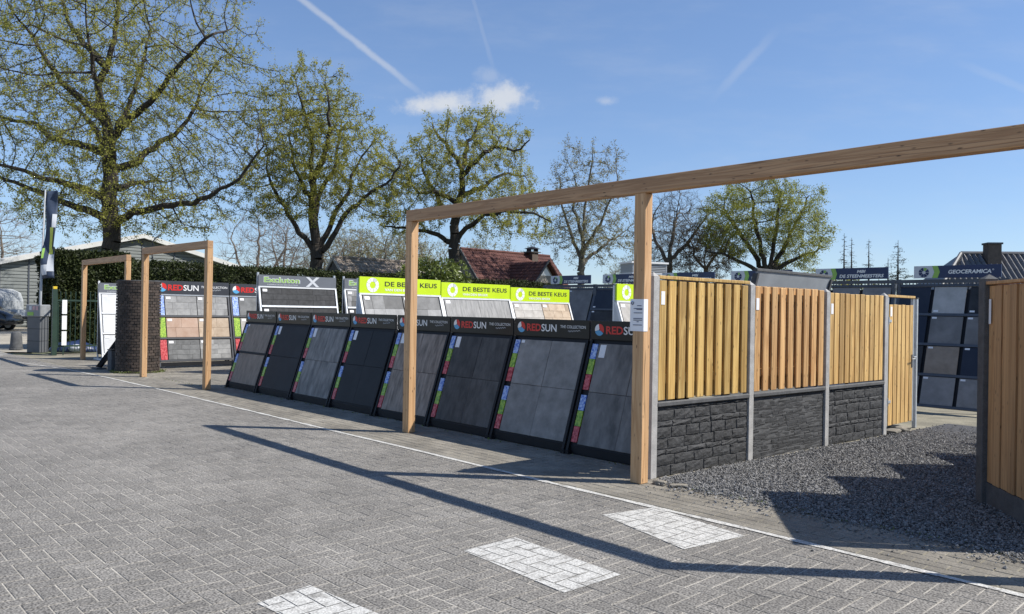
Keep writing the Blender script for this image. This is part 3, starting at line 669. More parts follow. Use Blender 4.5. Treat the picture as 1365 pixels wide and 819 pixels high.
# grey sheet metal back of a stand just behind the fence
def zinc_stand():
    e = thing('sheet_metal_stand', P(-4.85, 8.72), RB, 'leaning zinc sheet stand rising above the timber fence', 'display stand')
    b = MB(); b.hexa([(0, .55, .15), (2.03, .55, .15), (2.03, .57, .15), (0, .57, .15), (0, .0, 2.125), (2.03, .0, 2.125), (2.03, .02, 2.125), (0, .02, 2.125)]); obj('back_sheet', b, M_SHEET, e)
    b = MB(); b.prism_x([(-.012, 2.128), (.06, 2.128), (.06, 2.14), (-.005, 2.16), (-.012, 2.155)], -.02, 2.05); obj('top_flange', b, M_CONCD, e)
    for x in (-.015, 2.005):
        b = MB(); b.hexa([(x, .50, 0), (x + .04, .50, 0), (x + .04, .62, 0), (x, .62, 0), (x, -.02, 2.10), (x + .04, -.02, 2.10), (x + .04, .05, 2.10), (x, .05, 2.10)]); obj('side_rail', b, M_CONCD, e)
        b = MB(); b.box(x, x + .04, .05, 1.0, .0, .05); obj('foot', b, M_CONCD, e)
zinc_stand()

# slatted crate on tall posts, behind the noticed post
def crate():
    p = at(866, 366, 24.5); e = thing('slatted_crate_rack', (p.x - .55, p.y, 0), R(20), 'pale slatted crate on tall legs, beyond the capped fence panel', 'rack')
    for x in (.05, 1.2):
        for y in (.05, .75): b = MB(); b.box(x - .03, x + .03, y - .03, y + .03, 0, 2.80); obj('leg', b, M_CONCD, e)
    b = MB(); b.box(0, 1.25, 0, .8, 2.80, 2.85); obj('deck', b, M_PALE, e)
    for k in range(5): b = MB(); b.box(.0, 1.25, -.004, .796, 2.87 + k * .055, 2.905 + k * .055); obj('slat', b, M_GREYP, e)
    for x in (.02, .6, 1.2): b = MB(); b.box(x, x + .03, -.01, .81, 2.852, 3.135); obj('batten', b, M_GREYP, e)
    b = MB(); b.box(-.04, 1.29, -.04, .84, 3.137, 3.19); obj('lid', b, M_WHITE, e)
crate()

# ------------------------------------------------------------------ timber fence, gate and sample fences
def concrete_post(e, x, h, m=M_CONC, w=.09, y=.006):
    b = MB(); dp = w * .42; b.box(x - w / 2, x + w / 2, y - w / 2, y + dp, 0, h - .03)
    n = len(b.v); b.add([(x - w / 2, y - w / 2, h - .03), (x + w / 2, y - w / 2, h - .03), (x + w / 2, y + dp, h - .03), (x - w / 2, y + dp, h - .03), (x, y, h + .015)], [(0, 1, 4), (1, 2, 4), (2, 3, 4), (3, 0, 4)])
    return obj('post', b, m, e, bevel=.004)
def slat_mesh(w, h, th, m, seed):
    b = MB(); b.box(-w / 2, w / 2, -th, 0, 0, h); me = b.mesh('slat'); me.materials.append(m); return me
def stones(parent, x0, x1, z0, z1, rng, heights, wmin, wmax, y, single=True, mat_=None):
    z = z0; k = 0; J = MB()
    while z < z1 - .01:
        h = heights[k % len(heights)]; h = min(h, z1 - z); 
        if z1 - z - h < .025: h = z1 - z
        x = x0; first = True
        while x < x1 - .005:
            w = rng.uniform(wmin, wmax) * (rng.uniform(.3, 1) if first else 1); first = False
            if x1 - x - w < wmin * .45: w = x1 - x
            d = rng.uniform(.010, .017) if single else rng.uniform(.0006, .0022); g = .0022 if single else .0012; c = .006 if single else .002
            xa, xb, za, zb = x + g, x + w - g, z + g, z + h - g
            def rj(a=.004): return rng.uniform(-a, a)
            if single:
                nx, nz = max(2, int((xb - xa) / .05)), 3; vs = [(xa, y, za), (xb, y, za), (xb, y, zb), (xa, y, zb)]; fs = []
                for iz in range(nz + 1):
                    for ix in range(nx + 1):
                        ed = ix in (0, nx) or iz in (0, nz)
                        vs.append((xa + c + (xb - xa - 2 * c) * ix / nx + rj(.003), y - d * (.62 if ed else 1.0) + rj(.005), za + c + (zb - za - 2 * c) * iz / nz + rj(.003)))
                q = lambda ix, iz: 4 + iz * (nx + 1) + ix
                fs += [(q(i, j), q(i + 1, j), q(i + 1, j + 1), q(i, j + 1)) for i in range(nx) for j in range(nz)]
                fs += [tuple([0, 1] + [q(i, 0) for i in range(nx, -1, -1)]), tuple([1, 2] + [q(nx, j) for j in range(nz, -1, -1)]), tuple([2, 3] + [q(i, nz) for i in range(nx + 1)]), tuple([3, 0] + [q(0, j) for j in range(nz + 1)])]
            else:
                ring0 = [(xa, y, za), (xb, y, za), (xb, y, zb), (xa, y, zb)]; ring1 = [(xa + c, y - d + rj(), za + c), (xb - c, y - d + rj(), za + c), (xb - c, y - d + rj(), zb - c), (xa + c, y - d + rj(), zb - c)]
                vs = ring0 + ring1; fs = [(i, (i + 1) % 4, (i + 1) % 4 + 4, i + 4) for i in range(4)] + [(4, 5, 6, 7)]
            if single: b = MB(); b.add(vs, fs); obj('stone', b, mat_ or M_ANTH, parent)
            else: J.add(vs, fs)
            x += w
        z += h; k += 1
    if not single: o = obj('stone_strips', J, mat_ or M_ANTHI, parent); o['kind'] = 'stuff'
rz_f = math.atan2(FENCE_D.y, FENCE_D.x)
fence = thing('timber_fence', FENCE_O, rz_f, 'timber fence of three panels on black stone plinths between concrete posts', 'fence')
PX = [-.05, 1.56, 3.17, 4.695]
for x, hgt in zip(PX, (1.975, 1.945, 1.915, 1.905)): concrete_post(fence, x, hgt)
rngf = random.Random(8)
for k in range(3):
    x0, x1 = PX[k] + .044, PX[k + 1] - .044; zt = (1.945, 1.915, 1.885)[k]
    b = MB(); b.box(x0, x1, -.012, .025, 0, .69); pl = obj('plinth', b, M_CONCD, fence)
    b = MB(); b.prism_x([(-.045, .692), (-.035, .683), (.03, .683), (.03, .715), (-.03, .735), (-.045, .722)], x0, x1); obj('plinth_cap', b, M_CONCD, fence)
    if k == 1: stones(pl, x0, x1, .0, .682, rngf, [.028, .034, .024, .038], .09, .26, -.012, single=False)
    else: stones(pl, x0, x1, .0, .682, rngf, [.105, .105, .055, .105, .11, .06], .20, .36, -.012)
    sm = (M_SLAT1, M_SLAT2, M_SLAT3)[k]; z0 = .745
    for z in (z0 + .16, zt - .17) + ((1.25,) if k == 2 else ()):
        rail = MB(); rail.box(x0, x1, .006, .075 if k < 2 else .03, z, z + .085); pan = obj('panel_rail', rail, sm, fence)
    n = (10, 9, 11)[k]; pitch = (x1 - x0) / n; wd = pitch * (.71, .66, .84)[k]; top = zt - (.025 if k == 0 else 0)
    for i in range(n):
        w = wd + rngf.uniform(-.003, .003)
        b = MB(); b.box(-w / 2, w / 2, -.018, .005, 0, top - z0 - .01 + rngf.uniform(-.004, .004)); obj('slat', b, sm, pan, loc=(x0 + pitch * (i + .5), rngf.uniform(-.003, .0), z0), rot=(0, rngf.uniform(-.003, .003), 0), bevel=.004)
    if k < 2:
        for i in range(n + 1):                # slats nailed on the far side cover the gaps
            xc = x0 + pitch * i; w = pitch * .86
            xa, xb = max(xc - w / 2, x0), min(xc + w / 2, x1)
            b = MB(); b.box(xa, xb, .078, .096, z0, top); obj('slat', b, sm, pan)
    if k == 0: b = MB(); b.box(x0, x1, -.03, .06, zt - .022, zt + .012); obj('cap_board', b, sm, fence, bevel=.004)
    b = MB(); b.box(x0 + .045, x0 + .10, -.024, -.022, zt - .27, zt - .14); obj('price_card', b, M_CARD, fence)

def gate():
    o = FENCE_O + FENCE_D * 4.785; rz = rz_f + R(3)
    e = thing('garden_gate', o, rz, 'narrow timber board gate in a galvanised frame ajar beside the fence', 'gate')
    W = .92
    for x, w in ((0.0, .035), (W - .03, .03)):
        b = MB(); b.box(x, x + w, -.01, .03, .10, 1.86); obj('frame_stile', b, M_ZINC, e, bevel=.003)
    b = MB(); b.box(-.01, W + .01, -.02, .04, 1.862, 1.895); obj('top_board', b, M_SLAT3, e, bevel=.003)
    for z in (.20, .95, 1.66): b = MB(); b.box(.037, W - .032, .008, .028, z, z + .08); obj('cross_rail', b, M_SLAT3, e)
    n = 6; pt = (W - .075) / n
    for i in range(n):
        b = MB(); b.box(-.058, .058, -.016, .006, 0, 1.65); obj('board', b, M_SLAT3, e, loc=(.038 + pt * (i + .5), 0, .11 + .004 * (i % 2)), bevel=.003)
    for z in (.42, 1.52):
        b = MB(); b.box(-.03, .10, -.026, -.018, z, z + .035); h = obj('hinge', b, M_ZINC, e)
        b = MB(); b.tube([(-.02, -.03, z - .03), (-.02, -.03, z + .07)], .013, 8); obj('hinge_pin', b, M_ZINC, h)
    b = MB(); b.box(W - .10, W - .05, -.024, -.017, .88, 1.06); lk = obj('lock_plate', b, M_CONCD, e)
    b = MB(); b.tube([(W - .075, -.02, 1.0), (W - .075, -.06, 1.0), (W - .19, -.065, 1.0)], .009, 8); obj('handle', b, M_ZINC, lk)
    b = MB(); b.tube([(W - .02, -.02, 1.02), (W + .07, -.02, 1.02)], .01, 8); obj('latch_bolt', b, M_ZINC, lk)
    b = MB(); b.box(.07, .13, -.0185, -.017, 1.60, 1.73); obj('price_card', b, M_CARD, e)
    e2 = thing('gate_post', o + Vector((math.cos(rz), math.sin(rz), 0)) * 1.005, rz, 'slim galvanised tube post on the latch side of the gate', 'post')
    b = MB(); b.box(-.025, .025, -.025, .025, 0, 1.86); obj('tube', b, M_ZINC, e2, bevel=.004)
    b = MB(); b.box(-.03, .03, -.03, .03, 1.861, 1.875); obj('cap', b, M_CONCD, e2)
    for k, (dx, dy, sx, sy, sz) in enumerate(((.18, -.02, .16, .09, .06), (.48, .02, .15, .10, .075), (.24, .02, .10, .07, .045))):
        c = o + Vector((math.cos(rz), math.sin(rz), 0)) * dx + Vector((-math.sin(rz), math.cos(rz), 0)) * dy
        rock('kerb_stone', c, (sx, sy, sz), 30 + k, ('broad flat broken kerb stone lying under the gate', 'thick broken kerb stone lying under the gate latch', 'small broken stone lying under the gate')[k])
def rock(name, c, sz, seed, label, m=None):
    rr = random.Random(seed); bm = bmesh.new(); bmesh.ops.create_icosphere(bm, subdivisions=2, radius=1)
    for v in bm.verts:
        q = [max(-.72, min(.72, a)) / .72 for a in v.co]; k = 1 + rr.uniform(-.07, .07); v.co = Vector((q[0] * sz[0] * k, q[1] * sz[1] * k, q[2] * sz[2] * .5 * k + sz[2] * .46))
    me = bpy.data.meshes.new(name); bm.to_mesh(me); bm.free()
    o = obj(name, me, m or M_STRIP, None, loc=c, rot=(0, 0, rr.uniform(0, 3))); tag(o, label, 'stone')
gate()
rock('kerb_stone', P(-4.30, 6.02), (.06, .04, .04), 50, 'small brown stone at the foot of the noticed larch post')
rock('kerb_stone', P(-4.12, 6.06), (.08, .035, .03), 51, 'flat brown stone where the gravel meets the larch post')

def sample_fence(o, idx):
    d = Vector((-.16, -.987, 0)).normalized(); rz = math.atan2(d.y, d.x); rr = random.Random(70 + idx)
    e = thing('sample_fence', o, rz, 'brown larch board fence on dark posts at the gravel edge' if idx == 0 else 'brown larch sample fence standing in echelon behind the one at the gravel edge', 'fence', None if idx == 0 else 'sample fences standing in echelon')
    L = 1.42
    concrete_post(e, 0, 1.965, M_CONCD, .12); concrete_post(e, L, 1.965, M_CONCD, .12)
    b = MB(); b.box(.06, L - .06, -.02, .02, 0, .20); obj('plinth', b, M_CONCD, e)
    for z in (.40, 1.05, 1.72): b = MB(); b.box(.06, L - .06, .006, .03, z, z + .08); pr = obj('panel_rail', b, M_SLAT4, e)
    n = 10; p = (L - .12) / n
    for i in range(n):
        w = p * .9; b = MB(); b.box(-w / 2, w / 2, -.018, .005, 0, 1.67); obj('board', b, M_SLAT4, pr, loc=(.06 + p * (i + .5), rr.uniform(-.004, .002) - (.008 if i % 2 else 0), .205), bevel=.003)
        b = MB(); b.box(max(.06, .06 + p * (i - .3)), .06 + p * (i + .3), .031, .045, .205, 1.87); obj('board', b, M_SLAT4, pr)
    b = MB(); b.box(.06, L - .06, -.045, .055, 1.885, 1.912); obj('cap_board', b, M_SLAT4, e, bevel=.003)
    b = MB(); b.box(.09, .13, -.030, -.028, 1.55, 1.76); obj('price_card', b, M_CARD, e)
for k in range(5): sample_fence(Vector((4.10, 6.72, 0)) + Vector((.858, .714, 0)) * k, k)

# ------------------------------------------------------------------ round brick column and what stands near it
def column():
    c = P(-19.16, 6.20); e = thing('brick_column', c, 0, 'round free standing column of dark clinker brick behind a larch post', 'column')
    b = MB(); b.lathe([(.445, 0), (.445, 2.10)], 40); obj('core', b, M_CONCD, e, smooth=False)
    rr = random.Random(4); VS = MB(); hc = .066; n = 27
    for r in range(int(2.12 / hc)):
        for k in range(n):
            a0 = (k + (.5 if r % 2 else 0)) * 2 * math.pi / n; a1 = a0 + 2 * math.pi / n - .022; z0 = r * hc + .004; z1 = z0 + hc - .011
            ri, ro = .43, .472 + rr.uniform(-.006, .008); am = (a0 + a1) / 2
            ring = lambda rad, z, f=0: [(rad * math.cos(a), rad * math.sin(a), z) for a in (a0 + f, am, a1 - f)]
            v = ring(ri, z0) + ring(ro, z0) + ring(ri, z1) + ring(ro, z1)
            VS.add(v, [(3, 4, 10, 9), (4, 5, 11, 10), (9, 10, 7, 6), (10, 11, 8, 7), (0, 1, 4, 3), (1, 2, 5, 4), (0, 3, 9, 6), (5, 2, 8, 11)])
    o = obj('bricks', VS, mat('clinker', (.044, .032, .025), .75, var=.3, scale=12, rnd=.45, island=True, bump=.4, bscale=50, bdist=.006), e); o['kind'] = 'stuff'
    b = MB(); b.lathe([(.455, 2.112), (.45, 2.125), (.2, 2.13)], 32); obj('capping', b, M_CONCD, e)
column()
M_MATT = mat('matt_black', (.008, .008, .009), .95, spec=.05)
def lean_stand():
    e = thing('leaning_board_stand', P(-20.64, 5.72), RF, 'empty black board stand leaning back beside the brick column', 'display stand')
    S = Slope(.0, .05, .78, 1.20)
    b = MB(); S.slab(0, .34, 0, S.L, -.04, .0, b); obj('board', b, M_MATT, e)
    b = MB(); b.box(-.02, .36, -.08, .75, .0, .045); obj('base_plate', b, M_CONCD, e)
    for x in (.0, .28): b = MB(); b.hexa([(x, .60, .046), (x + .05, .60, .046), (x + .05, .67, .046), (x, .67, .046), (x, .62, .90), (x + .05, .62, .90), (x + .05, .67, .90), (x, .67, .90)]); obj('rear_strut', b, M_BLACK, e)
    b = MB(); b.box(.05, .28, .24, .28, .30, .36); obj('cross_bar', b, M_PALE, e)
    e = thing('dark_plinth_box', P(-20.02, 5.80), RF, 'small dark box at the foot of the brick column', 'box')
    b = MB(); b.box(0, .28, 0, .30, 0, .48); obj('body', b, M_CONCD, e, bevel=.01); b = MB(); b.box(-.01, .29, -.01, .31, .482, .50); obj('lid', b, M_BLACK, e)
lean_stand()

# ------------------------------------------------------------------ entrance at the far left: railings, pillar, banner, vehicles
M_GREEN = mat('green_steel', (.018, .042, .028), .5, var=.15, scale=5)
M_PILLAR = mat('grey_cabinet', (.10, .105, .112), .5, var=.08, scale=4)
def ground_at(x, y):
    a = at(x, y, 10.0) - Vector((0, 0, CAM_H)); return a * (CAM_H / -a.z)
def railings():
    o = ground_at(71.5, 474); o.z = 0
    e = thing('green_railings', o, RB, 'green steel railings with upright bars in front of the tall hedge', 'railings')
    b = MB(); b.box(-.06, .06, -.06, .06, 0, 1.98); p = obj('post', b, M_GREEN, e)
    b = MB(); b.box(-.05, .05, -.05, .05, 1.982, 2.06); obj('yellow_cap', b, mat('yellow_reflector', (.60, .42, .02), .5), p)
    L = 3.1
    b = MB(); b.box(L, L + .06, -.03, .03, 0, 1.9); obj('post', b, M_GREEN, e)
    for z in (.25, 1.62): b = MB(); b.box(.06, L, -.02, .02, z, z + .05); obj('rail', b, M_GREEN, e)
    for k in range(22): b = MB(); x = .16 + k * .135; b.tube([(x, 0, .12), (x, 0, 1.88), (x, 0, 1.93)], [.011, .011, .002], 6); obj('bar', b, M_GREEN, e)
    e = thing('open_gate_leaf', o + P(-.30, .10), R(117), 'green steel gate leaf swung open beside the grey cabinet', 'gate')
    b = MB(); b.box(-.05, .05, -.05, .05, 0, 1.85); obj('hinge_post', b, M_GREEN, e)
    b = MB(); b.box(.07, 1.35, -.02, .02, .15, .20); b.box(.07, 1.35, -.02, .02, 1.55, 1.60); b.box(1.30, 1.35, -.02, .02, .205, 1.545); obj('leaf_frame', b, M_GREEN, e)
    for k in range(9): b = MB(); x = .15 + k * .13; b.box(x - .01, x + .01, -.01, .01, .201, 1.549); obj('bar', b, M_GREEN, e)
    w = thing('marker_board', o + P(.10, .16), RB, 'narrow white marker board fixed behind the green post', 'board')
    for k in range(3): b = MB(); b.box(.02, .15, 0, .03, .30 + k * .47, .72 + k * .47); obj('panel', b, M_WHITE, w)
    b = MB(); b.box(.06, .09, .031, .05, 0, 1.7); obj('stake', b, M_GREEN, w)
    t = ground_at(99, 469); t.z = 0
    e = thing('blue_tarpaulin', t, .3, 'dark blue sheet and white lump heaped behind the railings', 'tarpaulin')
    bm = bmesh.new(); bmesh.ops.create_icosphere(bm, subdivisions=3, radius=1); rr = random.Random(2)
    for v in bm.verts: v.co = Vector((v.co.x * .75, v.co.y * .45, max(v.co.z, 0) * .34 * (1 + .25 * math.sin(v.co.x * 7) * math.cos(v.co.y * 5))))
    me = bpy.data.meshes.new('sheet'); bm.to_mesh(me); bm.free(); obj('sheet', me, mat('blue_tarp', (.02, .035, .09), .4, var=.3, scale=5, bump=.4, bdist=.03), e, smooth=True)
    bm = bmesh.new(); bmesh.ops.create_icosphere(bm, subdivisions=2, radius=1)
    for v in bm.verts: v.co = Vector((.15 + v.co.x * .24, -.42 + v.co.y * .16, .13 + v.co.z * .13))
    me = bpy.data.meshes.new('white_bag'); bm.to_mesh(me); bm.free(); obj('white_bag', me, M_PALE, e, smooth=True)
railings()
def cabinet():
    o = ground_at(44, 470.5); o.z = 0
    e = thing('ticket_cabinet', o, R(-12), 'grey ticket cabinet with pale printed panel beside the banner pole', 'cabinet')
    b = MB(); b.box(-.24, .24, 0, .35, 0, 1.12); obj('body', b, M_PILLAR, e, bevel=.015)
    for z in (.36, .74): b = MB(); b.box(-.2405, .2405, -.003, .353, z, z + .012); obj('seam', b, M_BLACK, e)
    b = MB(); b.box(-.27, .27, -.03, .38, 1.122, 1.50); h = obj('head', b, M_GREYH, e, bevel=.02)
    b = MB(); b.box(-.20, .02, -.036, -.032, 1.16, 1.27); obj('green_label', b, M_GREENP, h)
    for k in range(3): b = MB(); b.box(-.14 + k * .12, -.05 + k * .12, -.036, -.032, 1.33, 1.45); obj('notice', b, (M_PALE, M_ROSE, M_ROSE)[k], h)
M_GREYH = mat('grey_cabinet_head', (.22, .23, .24), .5)
M_ROSE = mat('pale_red_print', (.55, .35, .35), .5)
cabinet()
def banner():
    o = ground_at(51.5, 470); o.z = 0; Y = o.y
    e = thing('banner_flag', o, 0, 'tall dark blue banner with pale lettering hanging from a grey pole', 'banner')
    top = at(60.5, 255, Y); dx = top.x - o.x
    b = MB(); b.tube([(0, 0, 0), (dx * .25, 0, 2.0), (dx, 0, top.z + .05)], [.045, .04, .022], 8); obj('pole', b, M_GREYP, e, smooth=True)
    pole_x = lambda z: dx * .25 * z / 2 if z < 2 else dx * (.25 + .75 * (z - 2) / (top.z - 2))
    n = 26; z0 = at(60, 372, Y).z; z1 = top.z; vs = []; m = 6
    for i in range(n + 1):
        z = z0 + (z1 - z0) * i / n; wd = .40 - .10 * math.sin(i / n * 3.1) * (1 if i > 8 else .4)
        for j in range(m + 1):
            f = j / m; vs.append((pole_x(z) + .04 + wd * f * (1 - .15 * math.sin(i * .33)), -.07 * math.sin(f * 3.2 + i * .35) - .06 * math.sin(i * .21 + f), z + .03 * math.sin(f * 2)))
    fs = [(i * (m + 1) + j, i * (m + 1) + j + 1, (i + 1) * (m + 1) + j + 1, (i + 1) * (m + 1) + j) for i in range(n) for j in range(m)]
    b = MB(); b.add(vs, fs); cl = obj('cloth', b, mat('banner_blue', (.028, .045, .085), .6, var=.2, scale=3), e, smooth=True); sol = cl.modifiers.new('solid', 'SOLIDIFY'); sol.thickness = .004
    def stripe(i0, i1, j0, j1, mm, nm):
        b = MB(); b.add([(v[0], v[1] - .012, v[2]) for v in vs], [(i * (m + 1) + j, i * (m + 1) + j + 1, (i + 1) * (m + 1) + j + 1, (i + 1) * (m + 1) + j) for i in range(i0, i1) for j in range(j0, j1)])
        bm = bmesh.new(); bm.from_mesh(b.mesh('x')); bmesh.ops.delete(bm, geom=[v for v in bm.verts if not v.link_faces], context='VERTS'); me = bpy.data.meshes.new(nm); bm.to_mesh(me); bm.free(); obj(nm, me, mm, cl, smooth=True)
    stripe(7, 15, 3, 5, mat('banner_yellow', (.55, .60, .10), .6), 'lettering_band'); stripe(2, 7, 3, 6, M_PALE, 'white_print'); stripe(1, 4, 0, 3, M_PALE, 'white_print'); stripe(15, 19, 4, 6, M_PALE, 'white_print'); stripe(6, 9, 0, 1, M_GREENP, 'green_print')
banner()
def bollard():
    o = ground_at(21.5, 466); o.z = 0; e = thing('stone_bollard', o, 0, 'squat dark stone bollard on the paving near the parked vehicles', 'bollard')
    b = MB(); b.lathe([(.19, 0), (.185, .10), (.165, .40), (.15, .53), (.11, .585), (.05, .60)], 14); obj('shaft', b, M_CONCD, e, smooth=True)
    b = MB(); b.lathe([(.205, 0), (.205, .05), (.19, .055)], 14); obj('foot_ring', b, M_CONCD, e)
bollard()
def loft(rings, close=True):
    b = MB(); n = len(rings[0]); vs = [p for r in rings for p in r]
    fs = [(i * n + k, i * n + (k + 1) % n, (i + 1) * n + (k + 1) % n, (i + 1) * n + k) for i in range(len(rings) - 1) for k in range(n)]
    fs += [tuple(range(n - 1, -1, -1)), tuple(range((len(rings) - 1) * n, len(rings) * n))]; b.add(vs, fs); return b
M_CAR = mat('black_car_paint', (.012, .013, .016), .2, var=.05, scale=2, coat=.8)
M_TYRE = mat('tyre', (.015, .015, .015), .9)
M_GLASS = mat('dark_glass', (.02, .025, .03), .08, var=.05, spec=.8)
def wheel(e, x, y, z=.32, r=.32, w=.2):
    b = MB(); b.tube([(x, y - w / 2, z), (x, y - w / 2 + .02, z), (x, y + w / 2 - .02, z), (x, y + w / 2, z)], [r * .92, r, r, r * .92], 20); t = obj('wheel', b, M_TYRE, e, smooth=False)
    b = MB(); b.tube([(x, y - w / 2 - .006, z), (x, y + w / 2 + .006, z)], r * .6, 14); obj('rim', b, M_ZINC, t)
def vehicles():
    # dark car, its nose reaching into view
    p = at(20, 420, 42.0); e = thing('parked_car', (p.x - 4.3, p.y, 0), 0, 'black car with sloping bonnet parked in front of the shed', 'car')
    prof = [(0.05, .35, .75), (.25, .28, .88), (1.0, .25, .98), (1.3, .24, 1.64), (2.3, .24, 1.68), (2.8, .24, 1.58), (3.3, .25, 1.16), (3.9, .27, 1.00), (4.2, .30, .84), (4.3, .36, .62)]
    rings = []
    for x, z0, z1 in prof:
        h = z1 - z0; w = .86 - (.10 if x > 3.8 else 0) - (.10 if x < .3 else 0); tw = w * (.70 if z1 > 1.1 else .9); mid = min(.72, z0 + h * .8)
        rings.append([(x, -w, z0 + .02), (x, w, z0 + .02), (x, w, mid), (x, tw, z1), (x, -tw, z1), (x, -w, mid)])
    obj('body', loft(rings), M_CAR, e, smooth=True)
    for sy in (-1, 1):
        wheel(e, .85, sy * .76); wheel(e, 3.5, sy * .76)
        b = MB(); b.prism([(1.05, 1.02), (3.05, 1.08), (2.65, 1.42), (1.35, 1.50)], sy * .80 - .01, sy * .80 + .01); obj('side_window', b, M_GLASS, e)
        b = MB(); b.box(4.08, 4.20, sy * .55 - .13, sy * .55 + .13, .60, .68); obj('headlight', b, M_PALE, e, bevel=.02)
    # white caravan behind
    p = at(18, 420, 45.7); e = thing('white_caravan', (p.x - 5.0, p.y, 0), 0, 'white caravan with rounded end parked behind the black car', 'caravan')
    prof = [(.0, .6), (4.75, .6), (4.98, .9), (4.98, 1.6), (4.8, 2.1), (4.3, 2.32), (.4, 2.32), (.05, 2.0)]
    b = MB(); b.prism(prof, -1.0, 1.0); obj('body', b, M_GREYP, e, bevel=.05)
    b = MB(); b.box(.3, 4.6, -1.008, -1.002, .95, 1.05); obj('stripe', b, M_GREYP, e)
    for x in (.7, 2.4, 3.7): b = MB(); b.box(x, x + .8, -1.012, -1.002, 1.35, 1.8); obj('window', b, M_GLASS, e)
    wheel(e, 2.4, -.85); wheel(e, 2.4, .85); b = MB(); b.box(4.8, 6.1, -.05, .05, .45, .53); obj('tow_bar', b, M_CONCD, e)
    b = MB(); b.tube([(5.9, 0, 0), (5.9, 0, .5)], .04, 8); obj('jockey_leg', b, M_CONCD, e)
    # flat white trailer
    p = at(34, 420, 43.75); e = thing('flat_trailer', (p.x - 3.0, p.y, 0), 0, 'low flat trailer with white side boards beside the ticket cabinet', 'trailer')
    b = MB(); b.box(0, 3.0, -.75, .75, .72, .76); obj('deck', b, M_CONCD, e)
    for y in (-.78, .75): b = MB(); b.box(0, 3.0, y, y + .03, .60, 1.12); obj('side_board', b, M_PALE, e)
    for x in (0, 2.97): b = MB(); b.box(x, x + .03, -.748, .748, .765, 1.10); obj('end_board', b, M_PALE, e)
    wheel(e, 1.2, -.65, .3, .3); wheel(e, 1.2, .65, .3, .3); b = MB(); b.box(3.0, 3.9, -.04, .04, .62, .70); obj('draw_bar', b, M_CONCD, e)
    b = MB(); b.box(3.5, 3.56, -.03, .03, 0, .62); obj('prop_stand', b, M_CONCD, e)
vehicles()

# ------------------------------------------------------------------ buildings
M_CLAD = mat('grey_green_cladding', (.19, .205, .20), .6, var=.1, scale=1.5)
M_ROOFW = mat('pale_sheet_roof', (.62, .62, .60), .55, var=.08, scale=1.2)
M_TILE_R = mat('red_roof_tile', (.080, .034, .030), .8, scale=1.6, col2=(.135, .058, .048), rnd=0, spec=.3)
M_TILE_B = mat('black_glazed_tile', (.10, .10, .105), .42, var=.2, scale=2, spec=.6)
M_TILE_G = mat('weathered_roof_tile', (.19, .155, .13), .85, scale=1.8, col2=(.31, .265, .225))
M_WALLB = mat('beige_render', (.26, .24, .21), .85, var=.1, scale=2)
M_BRICKW = mat('dark_brick_wall', (.11, .085, .07), .9, var=.15, scale=6)
def basis(d): d = Vector(d).normalized(); return math.atan2(d.y, d.x)
def warehouse():
    # gable wall runs along V; local x = V, y = -U (away)
    pk = at(190, 317, 53.0); hw = 8.26; zp = pk.z; ze = 3.85; L = 26
    o = Vector((pk.x, pk.y, 0)) - V * hw; e = thing('warehouse', o, RB, 'long low warehouse of grey horizontal cladding with pale shallow gable roof', 'building')
    W = 2 * hw
    b = MB(); b.prism([(0, 0), (W, 0), (W, ze), (hw, zp - .12), (0, ze)], .05, L); obj('wall', b, M_CLAD, e)
    for k in range(26):
        z = .1 + k * .21; x0 = 0 if z < ze else (z - ze) / (zp - .12 - ze) * hw
        if hw - x0 < .5: break
        b = MB(); b.prism_x([(0.05, z), (0.0, z), (0.012, z + .15), (.05, z + .19)], x0 + .02, W - x0 - .02); obj('cladding_board', b, M_CLAD, e)
    for x in (.05, 1.6, 3.2, 4.8, hw, 10.4, 12.6, W - .05): b = MB(); zz = ze + (zp - .12 - ze) * (1 - abs(x - hw) / hw) - .05; b.box(x - .04, x + .04, -.03, .0, 0, zz); obj('cover_strip', b, M_BMET, e)
    sl = (zp - ze) / hw
    for sg in (-1, 1):
        b = MB(); xe = hw + sg * (hw + .35); zz = ze - sl * .35
        b.hexa([(xe, -.35, zz - .04), (hw, -.35, zp - .04), (hw, L, zp - .04), (xe, L, zz - .04), (xe, -.35, zz + .26), (hw, -.35, zp + .26), (hw, L, zp + .26), (xe, L, zz + .26)] if sg < 0 else
               [(hw, -.35, zp - .04), (xe, -.35, zz - .04), (xe, L, zz - .04), (hw, L, zp - .04), (hw, -.35, zp + .26), (xe, -.35, zz + .26), (xe, L, zz + .26), (hw, L, zp + .26)])
        obj('roof_slope', b, M_ROOFW, e)
    # low lean-to along the left side, its pale roof rising to the gable
    lp = at(203, 345, 40.0); e = thing('yard_lamp', (lp.x, lp.y, 0), R(20), 'slim yard lamp with flat head rising above the hedge', 'street lamp')
    ht = at(201, 322, 40).z
    b = MB(); b.tube([(0, 0, 0), (0, 0, ht), (.12, 0, ht + .12)], [.05, .035, .03], 8); obj('pole', b, M_CONCD, e)
    b = MB(); b.hexa([(.08, -.10, ht + .10), (.42, -.10, ht + .34), (.42, .10, ht + .34), (.08, .10, ht + .10), (.05, -.10, ht + .16), (.38, -.10, ht + .40), (.38, .10, ht + .40), (.05, .10, ht + .16)]); obj('lamp_head', b, M_GREYP, e)
warehouse()
